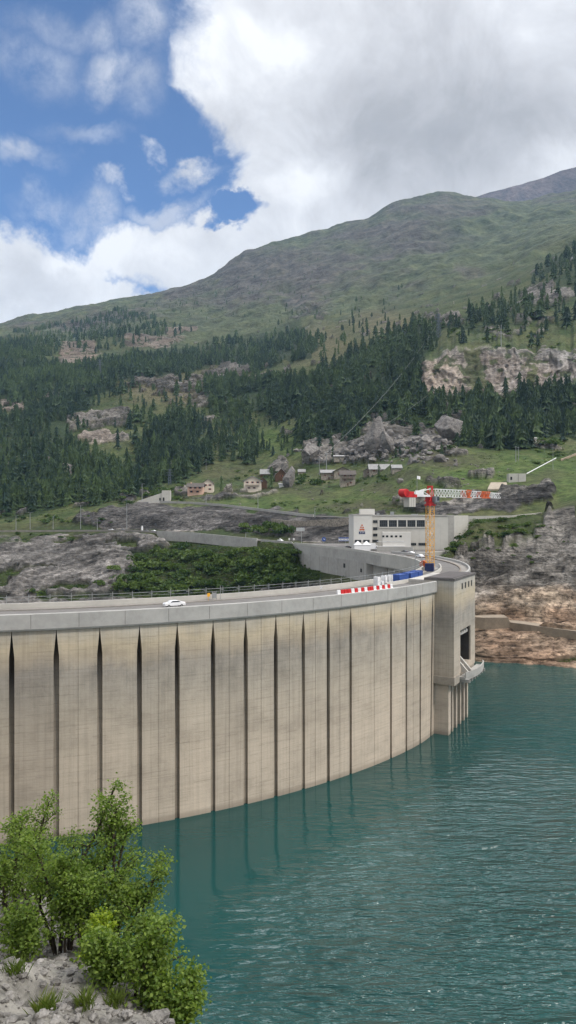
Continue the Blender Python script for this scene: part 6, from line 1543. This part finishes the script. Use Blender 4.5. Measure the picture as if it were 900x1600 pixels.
# ================================================================== SKY, HAZE, SUN, CAMERA
hz = MB(); hz.box((0, 3800, 1100), (15000, 11400, 2386)); ho = hz.build('haze', [], kind='stuff', label='thin bluish mountain air')
hm = bpy.data.materials.new('haze'); hm.use_nodes = True; nt = hm.node_tree; nt.nodes.clear()
out = nt.nodes.new('ShaderNodeOutputMaterial'); pv = nt.nodes.new('ShaderNodeVolumePrincipled')
pv.inputs['Color'].default_value = (.40, .66, 1.0, 1); pv.inputs['Density'].default_value = HAZE; pv.inputs['Anisotropy'].default_value = .2
nt.links.new(pv.outputs[0], out.inputs['Volume']); ho.data.materials.clear(); ho.data.materials.append(hm)

w = bpy.data.worlds.new('World'); SC.world = w; w.use_nodes = True; nt = w.node_tree; nt.nodes.clear()
out = nt.nodes.new('ShaderNodeOutputWorld'); bg = nt.nodes.new('ShaderNodeBackground'); nt.links.new(bg.outputs[0], out.inputs[0])
SUN_EL, SUN_AZ = 48.0, 118.0        # azimuth measured from +Y towards +X
sky = nt.nodes.new('ShaderNodeTexSky'); sky.sky_type = 'NISHITA'; sky.sun_disc = False; sky.sun_elevation = R(SUN_EL); sky.sun_rotation = R(SUN_AZ); sky.altitude = 1800; sky.air_density = 1.0; sky.dust_density = .6; sky.ozone_density = 1.6
tc = nt.nodes.new('ShaderNodeTexCoord'); gen = tc.outputs['Generated']
sp = N(nt, 'ShaderNodeSeparateXYZ'); nt.links.new(gen, sp.inputs[0])
az = math_(nt, 'ARCTAN2', sp.outputs[0], sp.outputs[1]); el = math_(nt, 'ARCSINE', sp.outputs[2])
def cloud_noise(scale, detail, rough, dist=0, off=0, sq=1.0):
    return noise(nt, mapping(nt, gen, (1, 1, sq), (0, 0, 0), (off, off*.7, off*.3)), scale, detail, rough, dist)
wa = cloud_noise(5.5, 6, .62, .3, 3.1); wb = cloud_noise(5.5, 6, .62, .3, 8.7)
azw = math_(nt, 'ADD', az, math_(nt, 'MULTIPLY', math_(nt, 'SUBTRACT', wa, .5), .20)); elw = math_(nt, 'ADD', el, math_(nt, 'MULTIPLY', math_(nt, 'SUBTRACT', wb, .5), .17))
def skyblob(cx, cy, rx, ry, a=azw, e=elw, inner=.55, outer=1.3):
    x = (cx-450)/F; z = (800-cy)/F; A = math.atan(x); E = math.atan(z/math.sqrt(1+x*x))
    u = math_(nt, 'DIVIDE', math_(nt, 'SUBTRACT', a, A), rx/F); v = math_(nt, 'DIVIDE', math_(nt, 'SUBTRACT', e, E), ry/F)
    d = math_(nt, 'SQRT', math_(nt, 'ADD', math_(nt, 'MULTIPLY', u, u), math_(nt, 'MULTIPLY', v, v)))
    m = N(nt, 'ShaderNodeMapRange', interpolation_type='SMOOTHSTEP', inp={'From Min': inner, 'From Max': outer, 'To Min': 1, 'To Max': 0}); nt.links.new(d, m.inputs[0]); return m.outputs[0]
def vmax(xs):
    r = xs[0]
    for x in xs[1:]: r = math_(nt, 'MAXIMUM', r, x)
    return r
# openings of blue sky, then the clouds inside them
hole = vmax([skyblob(60, 110, 205, 290, inner=.78, outer=1.12), skyblob(215, 265, 150, 110, inner=.7, outer=1.15), skyblob(350, 350, 52, 26), skyblob(60, -250, 300, 300), skyblob(-260, 120, 260, 360), skyblob(225, 440, 60, 34), skyblob(110, 365, 50, 40)])
inn = vmax([skyblob(25, 440, 150, 82, inner=.6, outer=1.25), skyblob(250, 395, 100, 62, inner=.45, outer=1.3), skyblob(140, 465, 70, 40), skyblob(320, 420, 60, 40), skyblob(-250, 430, 240, 130)])
wis = vmax([math_(nt, 'MULTIPLY', skyblob(145, 115, 48, 34, inner=.1), .62), math_(nt, 'MULTIPLY', skyblob(138, 48, 36, 30, inner=.1), .42), math_(nt, 'MULTIPLY', skyblob(30, 80, 66, 40, inner=.1), .34), math_(nt, 'MULTIPLY', skyblob(25, 245, 64, 22, inner=.1), .6), math_(nt, 'MULTIPLY', skyblob(157, 283, 24, 14, inner=.1), .7),
            math_(nt, 'MULTIPLY', skyblob(238, 240, 20, 10, inner=.1), .75), math_(nt, 'MULTIPLY', skyblob(290, 276, 44, 14, inner=.2), .95), math_(nt, 'MULTIPLY', skyblob(145, 340, 46, 40, inner=.1), .6), math_(nt, 'MULTIPLY', skyblob(210, 30, 50, 60, inner=.1), .5), math_(nt, 'MULTIPLY', skyblob(65, 335, 50, 30, inner=.1), .55), math_(nt, 'MULTIPLY', skyblob(205, 140, 50, 40, inner=.1), .4), math_(nt, 'MULTIPLY', skyblob(120, 210, 80, 16, inner=.1), .3), math_(nt, 'MULTIPLY', skyblob(95, 22, 90, 30, inner=.1), .3), math_(nt, 'MULTIPLY', skyblob(250, 318, 70, 16, inner=.2), .6)])
fine = cloud_noise(11, 8, .68, .4, 1.7); fine2 = cloud_noise(26, 7, .7, .3, 5.2)
wisn = ramp(nt, math_(nt, 'ADD', math_(nt, 'MULTIPLY', fine, .6), math_(nt, 'MULTIPLY', fine2, .4)), [(.36, 0.0), (.56, 1.0)])
wis = math_(nt, 'MULTIPLY', wis, wisn)
det = math_(nt, 'MULTIPLY', math_(nt, 'SUBTRACT', math_(nt, 'ADD', math_(nt, 'MULTIPLY', fine, .55), math_(nt, 'MULTIPLY', fine2, .45)), .5), 1.15)
cov = math_(nt, 'ADD', math_(nt, 'SUBTRACT', 1.0, hole), inn)
cov = math_(nt, 'ADD', cov, math_(nt, 'MULTIPLY', det, 1.0))
mr = N(nt, 'ShaderNodeMapRange', interpolation_type='SMOOTHSTEP', inp={'From Min': .15, 'From Max': .86, 'To Min': 0, 'To Max': 1}); nt.links.new(cov, mr.inputs[0])
cover_ = math_(nt, 'MAXIMUM', mr.outputs[0], wis)
# cloud body: bright sunlit rims, grey undersides
sh1 = cloud_noise(3.2, 6, .58, .5, 11.0); sh2 = cloud_noise(8.5, 7, .62, .4, 15.0)
grey = vmax([math_(nt, 'MULTIPLY', skyblob(700, 185, 380, 120, inner=.1, outer=1.25), 1.0), math_(nt, 'MULTIPLY', skyblob(640, 40, 200, 90, inner=.1, outer=1.3), .55), math_(nt, 'MULTIPLY', skyblob(470, 180, 110, 44, inner=.1, outer=1.3), .55), math_(nt, 'MULTIPLY', skyblob(40, 440, 130, 60, inner=.1, outer=1.3), .62), math_(nt, 'MULTIPLY', skyblob(600, 300, 130, 40, inner=.1, outer=1.3), .35)])
lit = vmax([skyblob(440, 62, 60, 34, inner=.1, outer=1.4), math_(nt, 'MULTIPLY', skyblob(460, 295, 60, 44, inner=.1, outer=1.4), 1.0), math_(nt, 'MULTIPLY', skyblob(300, 130, 70, 90, inner=.1, outer=1.4), .7), math_(nt, 'MULTIPLY', skyblob(870, 250, 60, 30, inner=.1, outer=1.4), .8), math_(nt, 'MULTIPLY', skyblob(240, 370, 90, 40, inner=.1, outer=1.4), .6), math_(nt, 'MULTIPLY', skyblob(120, 400, 40, 14, inner=.1, outer=1.4), .6)])
tn_ = math_(nt, 'ADD', math_(nt, 'MULTIPLY', math_(nt, 'SUBTRACT', sh1, .5), .9), math_(nt, 'MULTIPLY', math_(nt, 'SUBTRACT', sh2, .5), 1.15))
tone = math_(nt, 'ADD', .77, math_(nt, 'ADD', tn_, math_(nt, 'SUBTRACT', math_(nt, 'MULTIPLY', lit, .26), math_(nt, 'MULTIPLY', grey, .33))))
ccol = ramp(nt, tone, [(.0, (.36, .355, .37)), (.25, (.435, .43, .44)), (.5, (.58, .575, .59)), (.75, (.74, .74, .76)), (1.0, (.93, .93, .94))])
over = N(nt, 'ShaderNodeMapRange', interpolation_type='SMOOTHSTEP', inp={'From Min': .50, 'From Max': .95, 'To Min': CLOUD*1.08, 'To Max': CLOUD*1.5}); nt.links.new(el, over.inputs[0])   # thin bright cloud overhead
gain = N(nt, 'ShaderNodeVectorMath', operation='SCALE'); nt.links.new(ccol, gain.inputs[0]); glow = math_(nt, 'ADD', over.outputs[0], math_(nt, 'MULTIPLY', skyblob(760, -900, 1000, 315, inner=.35, outer=1.2, a=az, e=el), CLOUD*9)); nt.links.new(glow, gain.inputs['Scale'])
skc = N(nt, 'ShaderNodeVectorMath', operation='MULTIPLY'); nt.links.new(sky.outputs[0], skc.inputs[0]); skc.inputs[1].default_value = SKYGAIN
c = mixc(nt, cover_, skc.outputs[0], gain.outputs[0])
nt.links.new(c, bg.inputs[0]); bg.inputs[1].default_value = .1

sl = bpy.data.lights.new('Sun', 'SUN'); sl.energy = SUNE; sl.angle = R(SUNA); sl.color = (1, .955, .89); so = link(bpy.data.objects.new('Sun', sl))
d = Vector((math.sin(R(SUN_AZ))*math.cos(R(SUN_EL)), math.cos(R(SUN_AZ))*math.cos(R(SUN_EL)), math.sin(R(SUN_EL))))
so.rotation_euler = (-d).to_track_quat('-Z', 'Y').to_euler(); so.location = (0, 0, 500)

cam = bpy.data.cameras.new('Camera'); cam.sensor_fit = 'HORIZONTAL'; cam.sensor_width = 36; cam.lens = F/900*36; cam.clip_end = 30000; cam.clip_start = .1
co = link(bpy.data.objects.new('Camera', cam)); co.location = (0, 0, CZ); co.rotation_euler = (R(90), 0, 0); SC.camera = co
SC.render.engine = 'CYCLES'
SC.view_settings.view_transform = 'Standard'; SC.view_settings.look = 'None'; SC.view_settings.exposure = EXPO; SC.view_settings.gamma = 1
SC.cycles.max_bounces = 6; SC.cycles.transparent_max_bounces = 8; SC.cycles.volume_bounces = 0
SC.cycles.use_denoising = True
